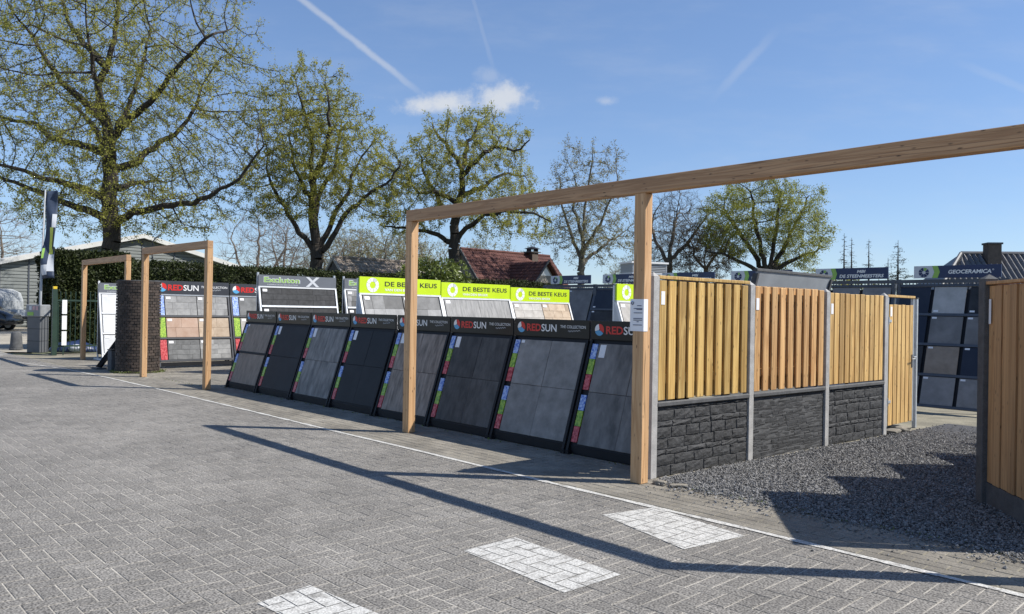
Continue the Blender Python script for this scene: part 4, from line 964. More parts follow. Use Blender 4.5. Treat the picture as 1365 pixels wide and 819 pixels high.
def tiled(x0, x1, prof0, prof1, pitch, courses, amp=.035, step=.03, y=False):
    # corrugated slope between eave (x, z) prof0=(y,z) and ridge prof1=(y,z); waves run along x
    n = max(2, int(round((x1 - x0) / pitch))) * 4; vs, fs = [], []
    dy, dz = prof1[0] - prof0[0], prof1[1] - prof0[1]; L = math.hypot(dy, dz); ny, nz = -dz / L, dy / L
    if nz < 0: ny, nz = -ny, -nz
    rows = []
    for c in range(courses):
        for f, lift in ((c / courses, step), ((c + 1) / courses - .001, 0)): rows.append((f, lift))
    for f, lift in rows:
        for i in range(n + 1):
            a = amp * (1 if i % 4 == 1 else .55 if i % 4 in (0, 2) else -.1) + lift
            vs.append((x0 + (x1 - x0) * i / n, prof0[0] + dy * f + ny * a, prof0[1] + dz * f + nz * a))
    for r in range(len(rows) - 1):
        for i in range(n): fs.append((r * (n + 1) + i, r * (n + 1) + i + 1, (r + 1) * (n + 1) + i + 1, (r + 1) * (n + 1) + i))
    b = MB(); b.add(vs, fs); return b
def house_red():
    rl = at(613.5, 332, 52.0); o = Vector((rl.x, rl.y, 0)); e = thing('red_tiled_house', o, RB, 'bungalow with red tiled roof, cross gable and capped chimney', 'house')
    L = 8.6; zr = rl.z; zE = 2.3; run = 2.9                      # local x = V, y = -U; ridge along x at y = 0
    b = MB(); b.prism_x([(-run, 0), (run, 0), (run, zE), (0, zr - .1), (-run, zE)], .25, L - .25); obj('wall', b, M_WALLB, e)
    for sg in (-1, 1):
        ro = obj('roof', tiled(0, L, (sg * (run + .35), zE - .32), (0, zr), .24, 13), M_TILE_R, e)
    b = MB(); b.tube([(0, 0, zr + .03), (L, 0, zr + .03)], .10, 8); obj('ridge_tiles', b, M_TILE_R, e)
    for sg in (-1, 1):
        b = MB(); b.hexa([(-.06, sg * (run + .35), zE - .52), (.05, sg * (run + .35), zE - .52), (.05, 0, zr - .2), (-.06, 0, zr - .2), (-.06, sg * (run + .35), zE - .27), (.05, sg * (run + .35), zE - .27), (.05, 0, zr + .06), (-.06, 0, zr + .06)]); obj('barge_board', b, M_CONCD, e)
    # cross gable towards +U (local -y)
    xc, wy, za, hw = 3.95, 4.4, 4.85, 2.0; ze2 = 2.45
    b = MB(); b.prism([(xc - hw + .2, 0), (xc + hw - .2, 0), (xc + hw - .2, ze2 + .2), (xc, za - .15), (xc - hw + .2, ze2 + .2)], -wy + .3, -.5); obj('gable_wall', b, M_WALLB, e)
    for sg in (-1, 1):
        bb = tiled(-wy, -.4, (sg * hw, ze2), (0, za), .24, 11); b = MB(); b.add([(xc + p[1], p[0], p[2]) for p in bb.v], bb.f); obj('gable_roof', b, M_TILE_R, e)
        b = MB(); q = [(xc + sg * (hw + .03), ze2 - .12), (xc, za - .02), (xc, za + .12), (xc + sg * (hw + .03), ze2 + .06)]; b.prism(q if sg < 0 else q[::-1], -wy - .08, -wy); obj('barge_board', b, M_CONCD if sg < 0 else M_TILE_R, e)
    b = MB(); b.prism([(xc - .55, za - .95), (xc + .55, za - .95), (xc, za - .35)], -wy + .28, -wy + .295); obj('gable_infill', b, M_WHITE, e)
    b = MB(); b.box(xc - .9, xc + .9, -wy + .27, -wy + .29, 1.0, 2.5); obj('window', b, M_GLASS, e)
    c = (6.6, -.2); b = MB(); b.box(c[0] - .3, c[0] + .3, c[1] - .3, c[1] + .3, zr - .6, zr + .15); ch = obj('chimney', b, M_BRICKW, e)
    b = MB(); b.box(c[0] - .5, c[0] + .5, c[1] - .4, c[1] + .4, zr + .151, zr + .21); obj('chimney_cap', b, M_CONCD, ch)
    for x in (-.35, .35): b = MB(); b.box(c[0] + x - .04, c[0] + x + .04, c[1] - .2, c[1] + .2, zr + .211, zr + .42); obj('cap_support', b, M_BLACK, ch)
    b = MB(); b.add([(c[0] - .5, c[1] - .4, zr + .421), (c[0] + .5, c[1] - .4, zr + .421), (c[0] + .5, c[1] + .4, zr + .421), (c[0] - .5, c[1] + .4, zr + .421), (c[0], c[1], zr + .62)], [(3, 2, 1, 0), (0, 1, 4), (1, 2, 4), (2, 3, 4), (3, 0, 4)]); obj('chimney_hood', b, M_BLACK, ch)
house_red()
def barn():
    rl = at(444, 343.5, 47.0); o = Vector((rl.x, rl.y, 0)); e = thing('grey_barn', o, RB, 'low barn with weathered brown grey roof and dark boarded gable', 'building')
    L = 6.4; zr = rl.z; run = 2.3; zE = 2.5
    b = MB(); b.prism_x([(-run, 0), (run, 0), (run, zE), (0, zr - .1), (-run, zE)], .1, L - .1); obj('wall', b, M_CONCD, e)
    for k in range(13): b = MB(); y = -run + .18 + k * .36; z = zr - .2 - abs(y) * (zr - zE) / run; b.box(.06, .099, y - .165, y + .165, 0, z); obj('gable_board', b, M_CONCD, e)
    for sg in (-1, 1): obj('roof', tiled(0, L, (sg * (run + .3), zE - .28), (0, zr), .26, 10), M_TILE_G, e)
    b = MB(); b.tube([(0, 0, zr + .03), (L, 0, zr + .03)], .10, 8); obj('ridge_tiles', b, M_TILE_G, e)
    for sg in (-1, 1): b = MB(); b.hexa([(-.05, sg * (run + .3), zE - .4), (.04, sg * (run + .3), zE - .4), (.04, 0, zr - .13), (-.05, 0, zr - .13), (-.05, sg * (run + .3), zE - .24), (.04, sg * (run + .3), zE - .24), (.04, 0, zr + .06), (-.05, 0, zr + .06)]); obj('barge_board', b, M_CONC, e)
barn()
def house_dark():
    rl = at(1281, 339, 40.0); o = Vector((rl.x, rl.y, 0)); e = thing('dark_tiled_house', o, R(-8), 'house with glossy black ribbed tile roof and square brick chimney', 'house')
    zr = rl.z; L = 12.0; run = 3.2; zE = 2.3
    b = MB(); b.box(-2.0, L, -run + .3, run - .3, 0, zE); obj('wall', b, M_BRICKW, e)
    bb = tiled(-2.6, L, (-run, zE - .15), (0, zr), .26, 6, amp=.10, step=.012); k = run
    vs = []
    for p in bb.v:                                                # hip the left end
        f = (p[2] - (zE - .15)) / (zr - zE + .15); lim = -2.6 + 2.6 * f; vs.append((max(p[0], lim), p[1], p[2]))
    b = MB(); b.add(vs, bb.f); obj('roof', b, M_TILE_B, e)
    bb = tiled(-2.6, L, (run, zE - .15), (0, zr), .26, 6, amp=.10, step=.012); b = MB(); b.add([(max(p[0], -2.6 + 2.6 * (p[2] - (zE - .15)) / (zr - zE + .15)), p[1], p[2]) for p in bb.v], bb.f); obj('roof', b, M_TILE_B, e)
    b = MB(); b.add([(-2.62, -run, zE - .15), (-2.62, run, zE - .15), (0, 0, zr + .02)], [(0, 2, 1)]); obj('hip_slope', b, M_TILE_B, e)
    b = MB(); b.tube([(0, 0, zr + .04), (L, 0, zr + .04)], .11, 8); obj('ridge_tiles', b, M_TILE_B, e)
    b = MB(); b.tube([(-2.6, -run, zE - .1), (0, 0, zr + .04)], .10, 8); obj('hip_tiles', b, M_TILE_B, e)
    cz = zr + .45; b = MB(); b.box(.98, 1.60, -.75, -.15, zr - 1.0, cz); c = obj('chimney', b, M_BRICKW, e)
    b = MB(); b.box(.93, 1.65, -.80, -.10, cz + .001, cz + .09); obj('chimney_cap', b, M_CONCD, c)
house_dark()

# ------------------------------------------------------------------ trees and hedges
def resample(pts, step):
    out = [Vector(pts[0])]
    for a, b in zip(pts, pts[1:]):
        a, b = Vector(a), Vector(b); n = max(1, int(round((b - a).length / step)))
        out += [a.lerp(b, (k + 1) / n) for k in range(n)]
    return out
def grow(limbs, attr, step, infl, kill, iters, r):
    pos, par, frac = [], [], []
    for li, pts in enumerate(limbs):
        q = resample(pts, step)
        if li == 0: pos.append(np.array(q[0])); par.append(-1); frac.append(0.0); last = 0
        else:
            d = np.linalg.norm(np.array(pos) - np.array(q[0]), axis=1); last = int(np.argmin(d))
        for k_, p in enumerate(q[1:]):
            pos.append(np.array(p) + r.normal(0, step * .10, 3)); par.append(last); last = len(pos) - 1; frac.append((k_ + 1) / len(q) if li else 0.0)
    pos = [np.array(p, float) for p in pos]; A = attr
    near = np.full(len(A), 1e9); ni = np.zeros(len(A), int); n0 = 0; kids = {}
    for it in range(iters):
        new = np.array(pos[n0:])
        if len(new) == 0 or len(A) == 0: break
        for c in range(0, len(new), 400):
            D = np.linalg.norm(A[:, None] - new[None, c:c + 400], axis=2); j = D.argmin(1); d = D[np.arange(len(A)), j]; m = d < near; near[m] = d[m]; ni[m] = j[m] + n0 + c
        n0 = len(pos)
        keep = near > kill; A, near, ni = A[keep], near[keep], ni[keep]
        act = near < infl
        if not act.any(): break
        idx = ni[act]; dirs = A[act] - np.array(pos)[idx]; dirs /= np.linalg.norm(dirs, axis=1)[:, None] + 1e-9
        un, inv = np.unique(idx, return_inverse=True); S = np.zeros((len(un), 3)); np.add.at(S, inv, dirs)
        for k, u in enumerate(un):
            d = S[k] + r.normal(0, .22, 3); d /= np.linalg.norm(d) + 1e-9; p = pos[u] + d * step
            ks = kids.setdefault(int(u), [])
            if len(ks) > 3 or any(np.linalg.norm(p - x) < step * .35 for x in ks): continue
            ks.append(p); pos.append(p); par.append(int(u))
    return np.array(pos), np.array(par), np.array(frac)
def radii(par, tip, root):
    n = len(par); cnt = np.zeros(n); kids = np.bincount(par[1:], minlength=n)
    for i in range(n - 1, 0, -1):
        if kids[i] == 0: cnt[i] += 1
        cnt[par[i]] += cnt[i]
    cnt[0] = max(cnt[0], 1); ex = math.log(root / tip) / math.log(max(cnt[0], 2))
    return tip * np.maximum(cnt, 1) ** ex, kids
def tubes(P0, P1, R0, R1, k):
    d = P1 - P0; d /= np.linalg.norm(d, axis=1)[:, None] + 1e-9
    ref = np.where(np.abs(d[:, 2:3]) > .9, np.array([[1., 0, 0]]), np.array([[0, 0, 1.]])); a = np.cross(d, ref); a /= np.linalg.norm(a, axis=1)[:, None] + 1e-9; b = np.cross(d, a)
    th = np.arange(k) * 2 * math.pi / k; off = a[:, None] * np.cos(th)[None, :, None] + b[:, None] * np.sin(th)[None, :, None]
    v = np.concatenate([P0[:, None] + off * R0[:, None, None], P1[:, None] + off * R1[:, None, None]], 1); n = len(P0)
    i = np.arange(k); f = np.stack([i, (i + 1) % k, (i + 1) % k + k, i + k], 1)
    return v.reshape(-1, 3), (f[None] + (np.arange(n) * 2 * k)[:, None, None]).reshape(-1, 4)
def leaf_quads(C, size, r, asp=.55, up=0.0):
    n = len(C); a = r.normal(size=(n, 3)); a /= np.linalg.norm(a, axis=1)[:, None]; b = r.normal(size=(n, 3)); b[:, 2] += up; b = np.cross(a, b); b /= np.linalg.norm(b, axis=1)[:, None] + 1e-9
    s = size * r.uniform(.6, 1.3, n)[:, None]; c = np.cross(a, b) * .12 * s
    v = np.stack([C - a * s, C - b * s * asp + c, C + a * s, C + b * s * asp + c], 1)
    return v.reshape(-1, 3), np.arange(4 * n).reshape(n, 4)
def ellipsoid(r, n, c, rad, zmin=None, hollow=.0, gaps=-1.15):
    out = []
    while sum(map(len, out)) < n:
        p = r.uniform(-1, 1, (n * 2, 3)); d = np.linalg.norm(p, axis=1); p = p[(d < 1) & (d > hollow)]; out.append(p)
    p = np.concatenate(out)[:n]; ph = r.uniform(0, 6.28, 6)
    d = np.linalg.norm(p, axis=1)[:, None] + 1e-9; w = p / d
    p = p * (1 + .16 * (np.sin(w[:, 0:1] * 5 + ph[0]) * np.sin(w[:, 2:3] * 6 + ph[1]) + np.sin(w[:, 1:2] * 4 + ph[2])))
    q = p * np.array(rad); f = np.sin(q[:, 0] * 1.9 + ph[3]) + np.sin(q[:, 1] * 1.9 + ph[4] + q[:, 0] * .7) + np.sin(q[:, 2] * 2.3 + ph[5] + q[:, 1] * .6)
    p = p[f > gaps] * np.array(rad) + np.array(c)
    if zmin is not None: p = p[p[:, 2] > zmin]
    return p
def build_tree(name, base, limbs, attr, label, seed, trunk_r, leaves, leaf_size, mb, ml, step=.42, infl=3.2, kill=.5, iters=90, tip=.012, twigs=2, twig_len=.38, group=None, spread=.22, thin=.03, cat='tree', droop=0.0, limb=.42):
    r = np.random.default_rng(seed); base = np.array(base)
    pos, par, frac = grow([[Vector(p) - Vector(base) for p in l] for l in limbs], attr - base, step, infl, kill, iters, r)
    rad, kids = radii(par, tip, trunk_r); k = len(frac); lim = frac > 0
    rad[:k][lim] = np.maximum(rad[:k][lim], trunk_r * limb * (1 - frac[lim]) + .03)
    i = np.arange(1, len(pos)); p = par[1:]; R1 = rad[1:]; R0 = np.where(R1 > .62 * rad[p], rad[p], np.minimum(rad[p], R1 * 1.3 + .004))
    flare = 1 + 1.0 * np.exp(-pos[:, 2] / .5)
    fat = R1 > .035; V_, F_, n = [], [], 0
    vt, ft = tubes(pos[p][fat], pos[1:][fat], R0[fat] * np.minimum(flare[p][fat], 1.6), R1[fat] * np.minimum(flare[1:][fat], 1.6), 8); V_.append(vt); F_.append(ft); n += len(vt)
    e = thing(name, base, 0, label, cat, group)
    obj('trunk', np_mesh('trunk', vt, ft), mb, e, smooth=True)
    vt, ft = tubes(pos[p][~fat], pos[1:][~fat], R0[~fat], R1[~fat], 3)
    tw = np.where((rad < thin) & (np.arange(len(pos)) > 0))[0]
    src = np.repeat(tw, twigs); dd = r.normal(size=(len(src), 3)); base_d = pos[src] - pos[par[src]]; base_d /= np.linalg.norm(base_d, axis=1)[:, None] + 1e-9
    dd = dd * .55 + base_d + np.array([0, 0, .15 - droop]); dd /= np.linalg.norm(dd, axis=1)[:, None]; ln = twig_len * r.uniform(.4, 1.2, len(src))[:, None]
    ends = pos[src] + dd * ln
    v2, f2 = tubes(pos[src], ends, np.full(len(src), tip * .55), np.full(len(src), tip * .25), 3)
    obj('branches', np_mesh('branches', np.concatenate([vt, v2]), np.concatenate([ft, f2 + len(vt)])), mb, e)['kind'] = 'stuff'
    if leaves:
        k = r.integers(0, len(ends), leaves); f = r.uniform(.2, 1.1, leaves)[:, None]
        C = pos[src][k] * (1 - f) + ends[k] * f + r.normal(0, spread, (leaves, 3)) * .35
        lv, lf = leaf_quads(C, leaf_size, r); obj('crown', np_mesh('crown', lv, lf), ml, e)
    return e
def trace(pts, Y, dys):            # photo pixels to a limb; dys: depth offset along the limb
    return [at(x, y, Y + d) for (x, y), d in zip(pts, dys)]
def ramp(n, end, power=1.0): return [end * (i / max(1, n - 1)) ** power for i in range(n)]
OG = None
def oak1():
    Y = 40.0; px = Y / FPX
    T = [(149, 372), (149, 345), (148, 300), (146, 262), (147, 235), (144, 195), (141, 166), (131, 153)]
    b = at(149, 350, Y); base = Vector((b.x, Y, 0))
    L = [[base] + trace(T[1:], Y, [0] * 7)]
    spec = [([(153, 297), (178, 284), (220, 275), (257, 272), (286, 257), (319, 239), (332, 218), (353, 195)], -2.0), ([(143, 292), (104, 278), (70, 263), (41, 251), (0, 236), (-40, 225)], 1.0),
            ([(142, 266), (108, 251), (75, 241), (46, 234), (17, 224), (-20, 215)], -2.5), ([(141, 205), (100, 191), (66, 182), (46, 164), (12, 160), (-25, 140)], 1.8), ([(150, 228), (182, 216), (203, 195), (232, 180), (257, 153), (265, 129)], 2.2),
            ([(146, 186), (174, 158), (199, 137), (220, 112), (245, 79), (282, 46)], -1.6), ([(131, 153), (133, 112), (145, 83), (153, 50), (156, 12), (160, -40)], .5), ([(131, 153), (108, 133), (83, 108), (58, 75), (37, 37)], -1.5),
            ([(137, 85), (112, 58), (91, 29), (83, -8)], 2.5), ([(153, 253), (178, 245), (207, 240)], 3.0), ([(145, 215), (150, 190), (172, 140), (190, 90), (200, 40)], 4.0), ([(145, 215), (138, 190), (110, 150), (80, 130)], 4.5), ([(146, 220), (150, 180), (130, 120), (120, 60)], -4.5)]
    for p, d in spec: L.append(trace(p, Y, ramp(len(p), d)))
    r = np.random.default_rng(1); c = at(150, 118, Y); A = ellipsoid(r, 5200, c, (205 * px, 7.4, 205 * px), at(150, 318, Y).z)
    lo = ellipsoid(r, 700, at(160, 270, Y), (190 * px, 4.5, 40 * px)); A = np.concatenate([A, lo])
    build_tree('oak_tree', base, L, A, 'largest oak, thick forked trunk rising behind the tall hedge, tiny new leaves', 11, .44, 110000, .050, M_BARK, M_LEAF, twigs=3, twig_len=.5)
def oak2():
    Y = 44.0; px = Y / FPX; b = at(421, 362, Y); base = Vector((b.x, Y, 0))
    L = [[base] + trace([(421, 362), (423, 336), (419, 318), (416.5, 285), (416.5, 252), (415, 226), (417, 190), (406, 153), (394, 108)], Y, [0] * 9)]
    for p, d in (([(419, 333), (399, 311), (384, 285), (366, 256), (355, 226)], -1), ([(425, 336), (446, 285), (465, 256), (476, 219), (500, 185)], 1.5), ([(425, 338), (437, 327), (461, 285), (494, 259), (523, 237), (536, 215)], -1.8), ([(417, 270), (404, 250), (392, 220), (385, 180)], 2.5), ([(416, 240), (430, 215), (440, 175), (437, 125)], -2), ([(417, 300), (425, 260), (450, 215), (455, 160)], 3)): L.append(trace(p, Y, ramp(len(p), d)))
    r = np.random.default_rng(2); A = np.concatenate([ellipsoid(r, 2300, at(405, 205, Y), (70 * px, 3.4, 108 * px)), ellipsoid(r, 1500, at(485, 240, Y), (62 * px, 3.0, 72 * px)), ellipsoid(r, 700, at(370, 250, Y), (45 * px, 2.6, 70 * px)), ellipsoid(r, 700, at(440, 160, Y), (38 * px, 2.2, 55 * px))])
    A = A[A[:, 2] > at(420, 296, Y).z]; build_tree('oak_tree', base, L, A, 'oak forking low into three upright limbs beside the grey barn', 12, .36, 62000, .050, M_BARK, M_LEAF, twigs=3, twig_len=.5)
def oak3():
    Y = 47.0; px = Y / FPX; b = at(604, 352, Y); base = Vector((b.x, Y, 0))
    L = [[base] + trace([(604, 352), (605.7, 323), (605.7, 301), (610, 272), (617, 247), (615, 225)], Y, [0] * 6)]
    for p, d in (([(603, 326), (583, 313), (561, 307), (529, 304), (508, 300)], 1.2), ([(607, 322), (621, 304), (647, 288), (679, 282), (710, 285), (735, 296)], -1.2), ([(615, 225), (599, 199), (583, 180), (575, 165)], 1), ([(616, 235), (640, 209), (660, 196), (694, 200), (706, 185)], -1), ([(610, 272), (580, 256), (558, 258), (545, 240)], -2), ([(616, 230), (625, 190), (640, 160)], 2), ([(608, 290), (590, 275), (565, 230), (560, 205)], 2), ([(612, 262), (640, 250), (670, 232), (700, 235)], 2)): L.append(trace(p, Y, ramp(len(p), d)))
    r = np.random.default_rng(3); A = np.concatenate([ellipsoid(r, 1500, at(625, 200, Y), (84 * px, 3.4, 58 * px)), ellipsoid(r, 800, at(565, 250, Y), (56 * px, 2.8, 55 * px)), ellipsoid(r, 900, at(670, 275, Y), (70 * px, 2.8, 46 * px)), ellipsoid(r, 350, at(540, 300, Y), (35 * px, 2., 22 * px)), ellipsoid(r, 250, at(705, 310, Y), (35 * px, 2., 22 * px))])
    A = A[A[:, 2] > at(605, 318, Y).z]; build_tree('oak_tree', base, L, A, 'wide spreading oak whose trunk stands before the red tiled house', 13, .33, 50000, .050, M_BARK, M_LEAF, kill=.55, twigs=3, twig_len=.5)
def slim():
    Y = 52.0; px = Y / FPX; b = at(775, 362, Y); base = Vector((b.x, Y, 0))
    L = [[base] + trace([(775, 362), (776, 330), (779, 290), (784, 250), (790, 205)], Y, [0] * 5)]
    for p, d in (([(775, 345), (760, 310), (748, 270), (745, 235)], 1), ([(777, 335), (800, 300), (815, 265), (822, 240)], -1), ([(776, 350), (808, 325), (830, 310)], 1), ([(778, 320), (765, 280), (768, 240)], -1)): L.append(trace(p, Y, ramp(len(p), d)))
    r = np.random.default_rng(4); A = np.concatenate([ellipsoid(r, 1100, at(785, 270, Y), (48 * px, 2.4, 75 * px)), ellipsoid(r, 500, at(785, 315, Y), (68 * px, 2.6, 36 * px))])
    build_tree('young_tree', base, L, A, 'slender upright tree with sparse pale buds beside the red tiled house', 14, .24, 16000, .05, M_BARKB, M_LEAF3, twigs=5, twig_len=.65, tip=.013)
def bare1():
    Y = 58.0; px = Y / FPX; b = at(891, 368, Y); base = Vector((b.x, Y, 0))
    L = [[base] + trace([(891, 362), (892, 345), (895, 320), (900, 295)], Y, [0] * 4), trace([(891, 350), (875, 325), (868, 300)], Y, ramp(3, 1)), trace([(892, 348), (915, 325), (930, 305)], Y, ramp(3, -1))]
    r = np.random.default_rng(5); A = ellipsoid(r, 3000, at(898, 312, Y), (54 * px, 3, 50 * px))
    build_tree('bare_tree', base, L, A, 'bare rounded tree without leaves above the capped fence panel', 15, .26, 0, .05, M_BARKB, M_BUD, twigs=6, twig_len=.7, tip=.014, kill=.4)
def brown():
    Y = 56.0; px = Y / FPX; b = at(940, 378, Y); base = Vector((b.x, Y, 0))
    L = [[base] + trace([(940, 365), (938, 345), (945, 320)], Y, [0] * 3), trace([(940, 360), (925, 340), (920, 320)], Y, ramp(3, 1)), trace([(940, 358), (960, 335), (968, 315)], Y, ramp(3, -1))]
    r = np.random.default_rng(6); A = ellipsoid(r, 1300, at(943, 335, Y), (40 * px, 2.4, 42 * px))
    build_tree('budding_tree', base, L, A, 'brown twiggy tree with catkins before the broad green tree', 16, .18, 15000, .045, M_TWIGB, M_BUD, twigs=6, twig_len=.5, tip=.013)
def broad():
    Y = 54.0; px = Y / FPX; b = at(1025, 378, Y); base = Vector((b.x, Y, 0))
    L = [[base] + trace([(1025, 368), (1030, 335), (1035, 300), (1040, 260)], Y, [0] * 4)]
    for p, d in (([(1022, 370), (1005, 340), (985, 310), (965, 280)], 1), ([(1022, 366), (1015, 330), (1005, 290), (1000, 255)], -1.5), ([(1028, 360), (1048, 325), (1065, 290), (1080, 260)], 1.5), ([(1024, 372), (995, 352), (965, 340), (940, 335)], -1), ([(1030, 362), (1060, 345), (1090, 335)], -1)): L.append(trace(p, Y, ramp(len(p), d)))
    r = np.random.default_rng(7); A = np.concatenate([ellipsoid(r, 2000, at(1022, 288, Y), (76 * px, 3.8, 56 * px), gaps=-.3), ellipsoid(r, 500, at(975, 300, Y), (48 * px, 2.5, 50 * px)), ellipsoid(r, 600, at(1065, 320, Y), (40 * px, 2.5, 50 * px))])
    build_tree('broad_tree', base, L, A, 'broad dense green tree with several stems behind the zinc sheet', 17, .40, 50000, .052, M_BARK, M_LEAF2, spread=.4)
oak1(); oak2(); oak3(); slim(); bare1(); brown(); broad()

def bare_proto(seed, H, W, leaves, mb, ml, name, label, base, group=None, n=2300):
    r = np.random.default_rng(seed); base = Vector(base)
    L = [[base, base + Vector((.1, 0, H * .25)), base + Vector((.0, .1, H * .5)), base + Vector((.15, 0, H * .8))], [base + Vector((0, 0, H * .25)), base + Vector((W * .35, .4, H * .5)), base + Vector((W * .6, .5, H * .7))], [base + Vector((0, 0, H * .3)), base + Vector((-W * .35, -.4, H * .5)), base + Vector((-W * .55, -.3, H * .72))]]
    A = ellipsoid(r, n, base + Vector((0, 0, H * .62)), (W, W * .7, H * .4))
    return build_tree(name, base, L, A, label, seed, .2 * H / 9, leaves, .07, mb, ml, twigs=5, twig_len=.8, tip=.013, group=group, infl=4, kill=.6, step=.5)
def copy_tree(src, loc, rz, sc, label):
    e = src.copy(); COL.objects.link(e); e.location = loc; e.rotation_euler = (0, 0, rz); e.scale = (sc, sc, sc); e['label'] = label
    for ch in list(src.children): c = ch.copy(); COL.objects.link(c); c.parent = e
    return e
def g_at(x, Y): p = at(x, 413, Y); return Vector((p.x, Y, 0))
BG = 'bare trees far behind the hedge'
bt = bare_proto(31, 9.5, 3.6, 0, M_TWIGB, M_BUD, 'bare_tree', 'bare grey tree behind the hedge, beside the warehouse gable', g_at(342, 62), BG)
for x, Y, rz, sc, lb in ((378, 70, 1.2, 1.0, 'bare grey tree behind the oak with low forks'), (-8, 60, 2.2, 1.0, 'bare grey tree behind the warehouse eaves, past the banner'), (95, 74, .4, .78, 'small bare tree showing over the warehouse roof'), (478, 78, 3.0, .95, 'bare grey tree standing right behind the barn ridge'), (860, 74, 4.4, .8, 'bare grey tree behind the noticed larch post')):
    copy_tree(bt, g_at(x, Y), rz, sc, lb)
gt = bare_proto(32, 9.0, 3.4, 7000, M_TWIGB, M_LEAF3, 'budding_tree', 'hazy budding tree over the barn roof', g_at(510, 75), 'budding trees behind the barn and house')
for x, Y, rz, sc, lb in ((455, 82, 1.0, 1.05, 'hazy budding tree between the low forked oak and the barn'), (550, 80, 2.0, 1.0, 'hazy budding tree behind the evergreen shrub'), (655, 84, 3.1, .95, 'hazy budding tree behind the red tiled roof'), (712, 80, 4.0, .8, 'hazy budding tree behind the chimney'), (825, 88, 5.0, .75, 'hazy budding tree behind the slender upright tree'), (1348, 75, 2.5, .78, 'hazy green treetop behind the black ribbed roof'), (432, 92, 2.9, 1.1, 'hazy budding tree far behind the low forked oak trunk'), (490, 95, 4.2, 1.15, 'tall hazy budding tree far behind the barn ridge'), (530, 90, 5.5, 1.1, 'hazy budding tree far behind the larch post and shrub'), (590, 95, .6, 1.05, 'hazy budding tree far behind the spreading oak'), (630, 98, 1.6, 1.05, 'hazy budding tree far behind the house ridge')):
    copy_tree(gt, g_at(x, Y), rz, sc, lb)

def hedge(name, s0, t0, s1, t1, thick, h, label, n, seed, leaf=.055):
    a, b = P(s0, t0), P(s1, t1); d = b - a; L = d.length; e = thing(name, a, math.atan2(d.y, d.x), label, 'hedge'); r = np.random.default_rng(seed)
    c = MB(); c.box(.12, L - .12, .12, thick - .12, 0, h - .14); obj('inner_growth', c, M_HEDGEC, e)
    Af, At, Ae = L * h, L * thick, thick * h; w = np.array([Af, Af * .5, At, Ae, Ae]); k = r.choice(5, n, p=w / w.sum()); x = r.uniform(0, L, n); y = r.uniform(0, thick, n); z = r.uniform(0, h, n)
    y = np.where(k == 0, 0, np.where(k == 1, thick, y)); z = np.where(k == 2, h, z); x = np.where(k == 3, 0, np.where(k == 4, L, x))
    bump = lambda p, q: .06 * np.sin(p * 2.3) * np.sin(q * 2.9 + p) + .04 * np.sin(p * 5.1 + q * 4)
    off = bump(x + y, z + y) + r.normal(0, .05, n) + np.abs(r.normal(0, .05, n)) * (k == 2)
    y = y + np.where(k == 0, -off, np.where(k == 1, off, 0)); z = z + np.where(k == 2, off, 0); x = x + np.where(k == 3, -off, np.where(k == 4, off, 0))
    v, f = leaf_quads(np.stack([x, y, z], 1), leaf, r, .5); obj('foliage', np_mesh('foliage', v, f), M_HEDGE, e)
def st(p): return p.dot(U), p.dot(V)
a = st(g_at(74, 26.2)); b_ = (a[0], a[1] + 2.35)
hedge('tall_hedge', a[0], a[1], b_[0], b_[1], 2.2, 3.22, 'tall dark clipped conifer hedge block behind the green railings', 70000, 41)
a = st(g_at(152, 28.6)); b_ = st(g_at(745, 46.5)); hedge('long_hedge', a[0], a[1], b_[0], b_[1], 1.4, 3.08, 'long dark clipped hedge running behind the tall displays', 110000, 42)

def shrub(x, y0, Y, w, h, label, seed, n, m=M_SHRUB, leaf=.10, name='evergreen_shrub', group=None, lobes=9):
    p = g_at(x, Y); e = thing(name, p, 0, label, 'shrub', group); r = np.random.default_rng(seed)
    b = MB()
    for k in range(6): an = k * 1.05; b.tube([(0, 0, 0), (w * .25 * math.cos(an), w * .25 * math.sin(an), h * .45), (w * .42 * math.cos(an), w * .42 * math.sin(an), h * .8)], [.05, .035, .01], 5)
    obj('stems', b, M_BARK, e)
    C = []
    for k in range(lobes):
        c = np.array([r.uniform(-.6, .6) * w, r.uniform(-.6, .6) * w, r.uniform(.35, .8) * h]); d = r.normal(size=(n // lobes, 3)); d /= np.linalg.norm(d, axis=1)[:, None]
        C.append(c + d * np.array([w * .42, w * .42, h * .26]) * r.uniform(.65, 1.05, (n // lobes, 1)))
    v, f = leaf_quads(np.concatenate(C), leaf, r, .45); obj('foliage', np_mesh('foliage', v, f), m, e)
shrub(577, 350, 38.0, 1.9, 4.0, 'glossy evergreen shrub behind the lime headers, before the red tiled house', 51, 7000, leaf=.11, lobes=14)
shrub(545, 350, 37.5, 1.0, 3.3, 'smaller glossy shrub beside the larch post, before the barn', 52, 2500, leaf=.10, lobes=7)
for k, (x, Y, w, h) in enumerate(((1100, 70, 2.2, 5.4), (1140, 72, 2.0, 5.2), (1172, 74, 2.0, 5.0), (1070, 66, 2.0, 5.0))):
    shrub(x, 0, Y, w, h, ('yellow green bush left of the dead conifer spires, behind the blue sign', 'yellow green bush under the two dead conifer spires', 'yellow green bush beside the living conifer', 'yellow green bush at the foot of the broad green tree')[k], 60 + k, 3500, M_YELL, .10, 'yellow_bush', 'yellow green bushes behind the racks', 10)
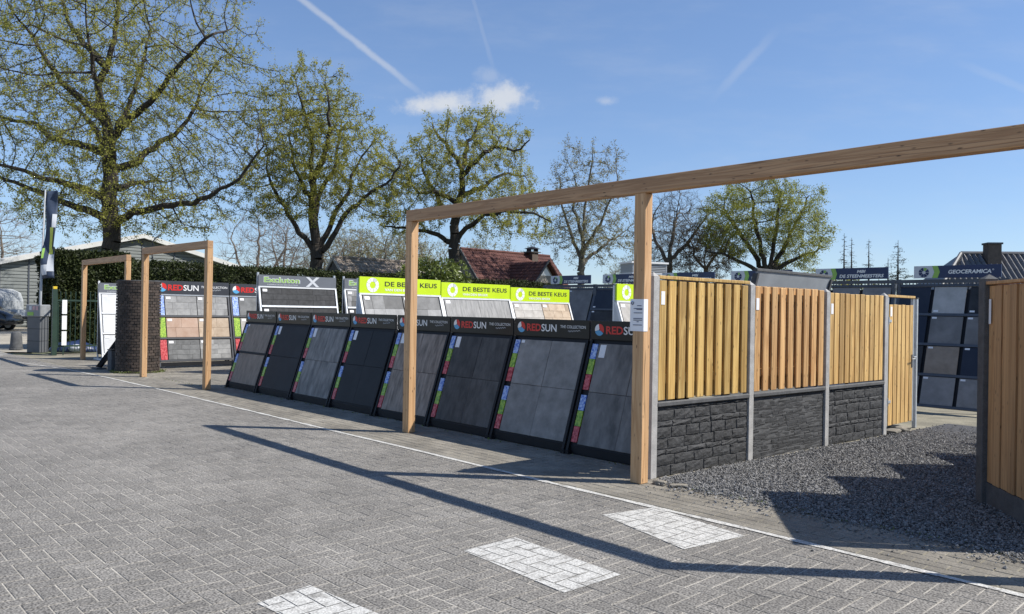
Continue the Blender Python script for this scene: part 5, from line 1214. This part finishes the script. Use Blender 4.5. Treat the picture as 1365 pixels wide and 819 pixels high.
def conifer(x, ytop, Y, label, dens, seed, w=1.0):
    p = g_at(x, Y); H = at(x, ytop, Y).z; e = thing('conifer', p, 0, label, 'conifer', 'thin conifers behind the racks'); r = np.random.default_rng(seed)
    b = MB(); b.tube([(0, 0, 0), (.02, 0, H * .5), (0, .03, H)], [.14, .09, .012], 7); obj('trunk', b, M_BARK, e)
    P0, P1, C = [], [], []
    for k in range(int(H * 11)):
        z = H * r.uniform(.22, .98); ln = w * (1.05 - z / H) * 2.1 * r.uniform(.4, 1.1) + .1; an = r.uniform(0, 6.28); q0 = np.array([0, 0, z]); q1 = q0 + np.array([math.cos(an) * ln, math.sin(an) * ln, ln * r.uniform(-.25, .2)]); P0.append(q0); P1.append(q1)
        nn = int(dens * ln * 26 * (1.25 - z / H)); f = r.uniform(.1, 1, nn)[:, None]; C.append(q0 * (1 - f) + q1 * f + r.normal(0, .06, (nn, 3)) - np.array([0, 0, .05]))
    v, f = tubes(np.array(P0), np.array(P1), np.full(len(P0), .018), np.full(len(P0), .006), 3); obj('branches', np_mesh('branches', v, f), M_BARK, e)['kind'] = 'stuff'
    C = np.concatenate(C)
    if len(C): v, f = leaf_quads(C, .07, r, .3); obj('needles', np_mesh('needles', v, f), M_CONIF, e)
conifer(1124, 311, 62, 'tallest thin dead conifer spire beside the broad green tree', .55, 71, .75)
conifer(1134, 317, 63, 'thin bare conifer spire close beside the tallest one', .5, 72, .7)
conifer(1157, 319, 64, 'lone thin conifer spire above the two line blue sign', .6, 73, .7)
conifer(1183, 344, 58, 'short conifer top beside the fuller dark conifer', .9, 74, .8)
conifer(1196, 320, 57, 'fuller dark conifer left of the single word blue sign', 1.6, 75, 1.15)

# ------------------------------------------------------------------ weeds along edges
def weeds():
    r = np.random.default_rng(91); C = []
    for s0, t0, s1, t1, n, w in ((-4.3, 6.10, .5, 6.10, 260, .03), (-14.9, 6.36, -4.8, 6.42, 160, .03), (-17.9, 6.0, -14.6, 6.1, 60, .05)):
        f = r.uniform(0, 1, n); ss = s0 + (s1 - s0) * f; tt = t0 + (t1 - t0) * f + r.normal(0, w, n); C.append(np.stack([U.x * ss + V.x * tt, U.y * ss + V.y * tt, r.uniform(.004, .016, n)], 1))
    a = r.uniform(0, 6.28, 900); q = P(-19.16, 6.20); C.append(np.stack([q.x + (.5 + np.abs(r.normal(0, .06, 900))) * np.cos(a), q.y + (.5 + np.abs(r.normal(0, .06, 900))) * np.sin(a), r.uniform(.005, .05, 900)], 1))
    v, f = leaf_quads(np.concatenate(C), .016, r, .35); tag(obj('weeds', np_mesh('weeds', v, f), M_SHRUB), 'low weeds and moss along the paving edges', 'weeds', kind='stuff')
weeds()
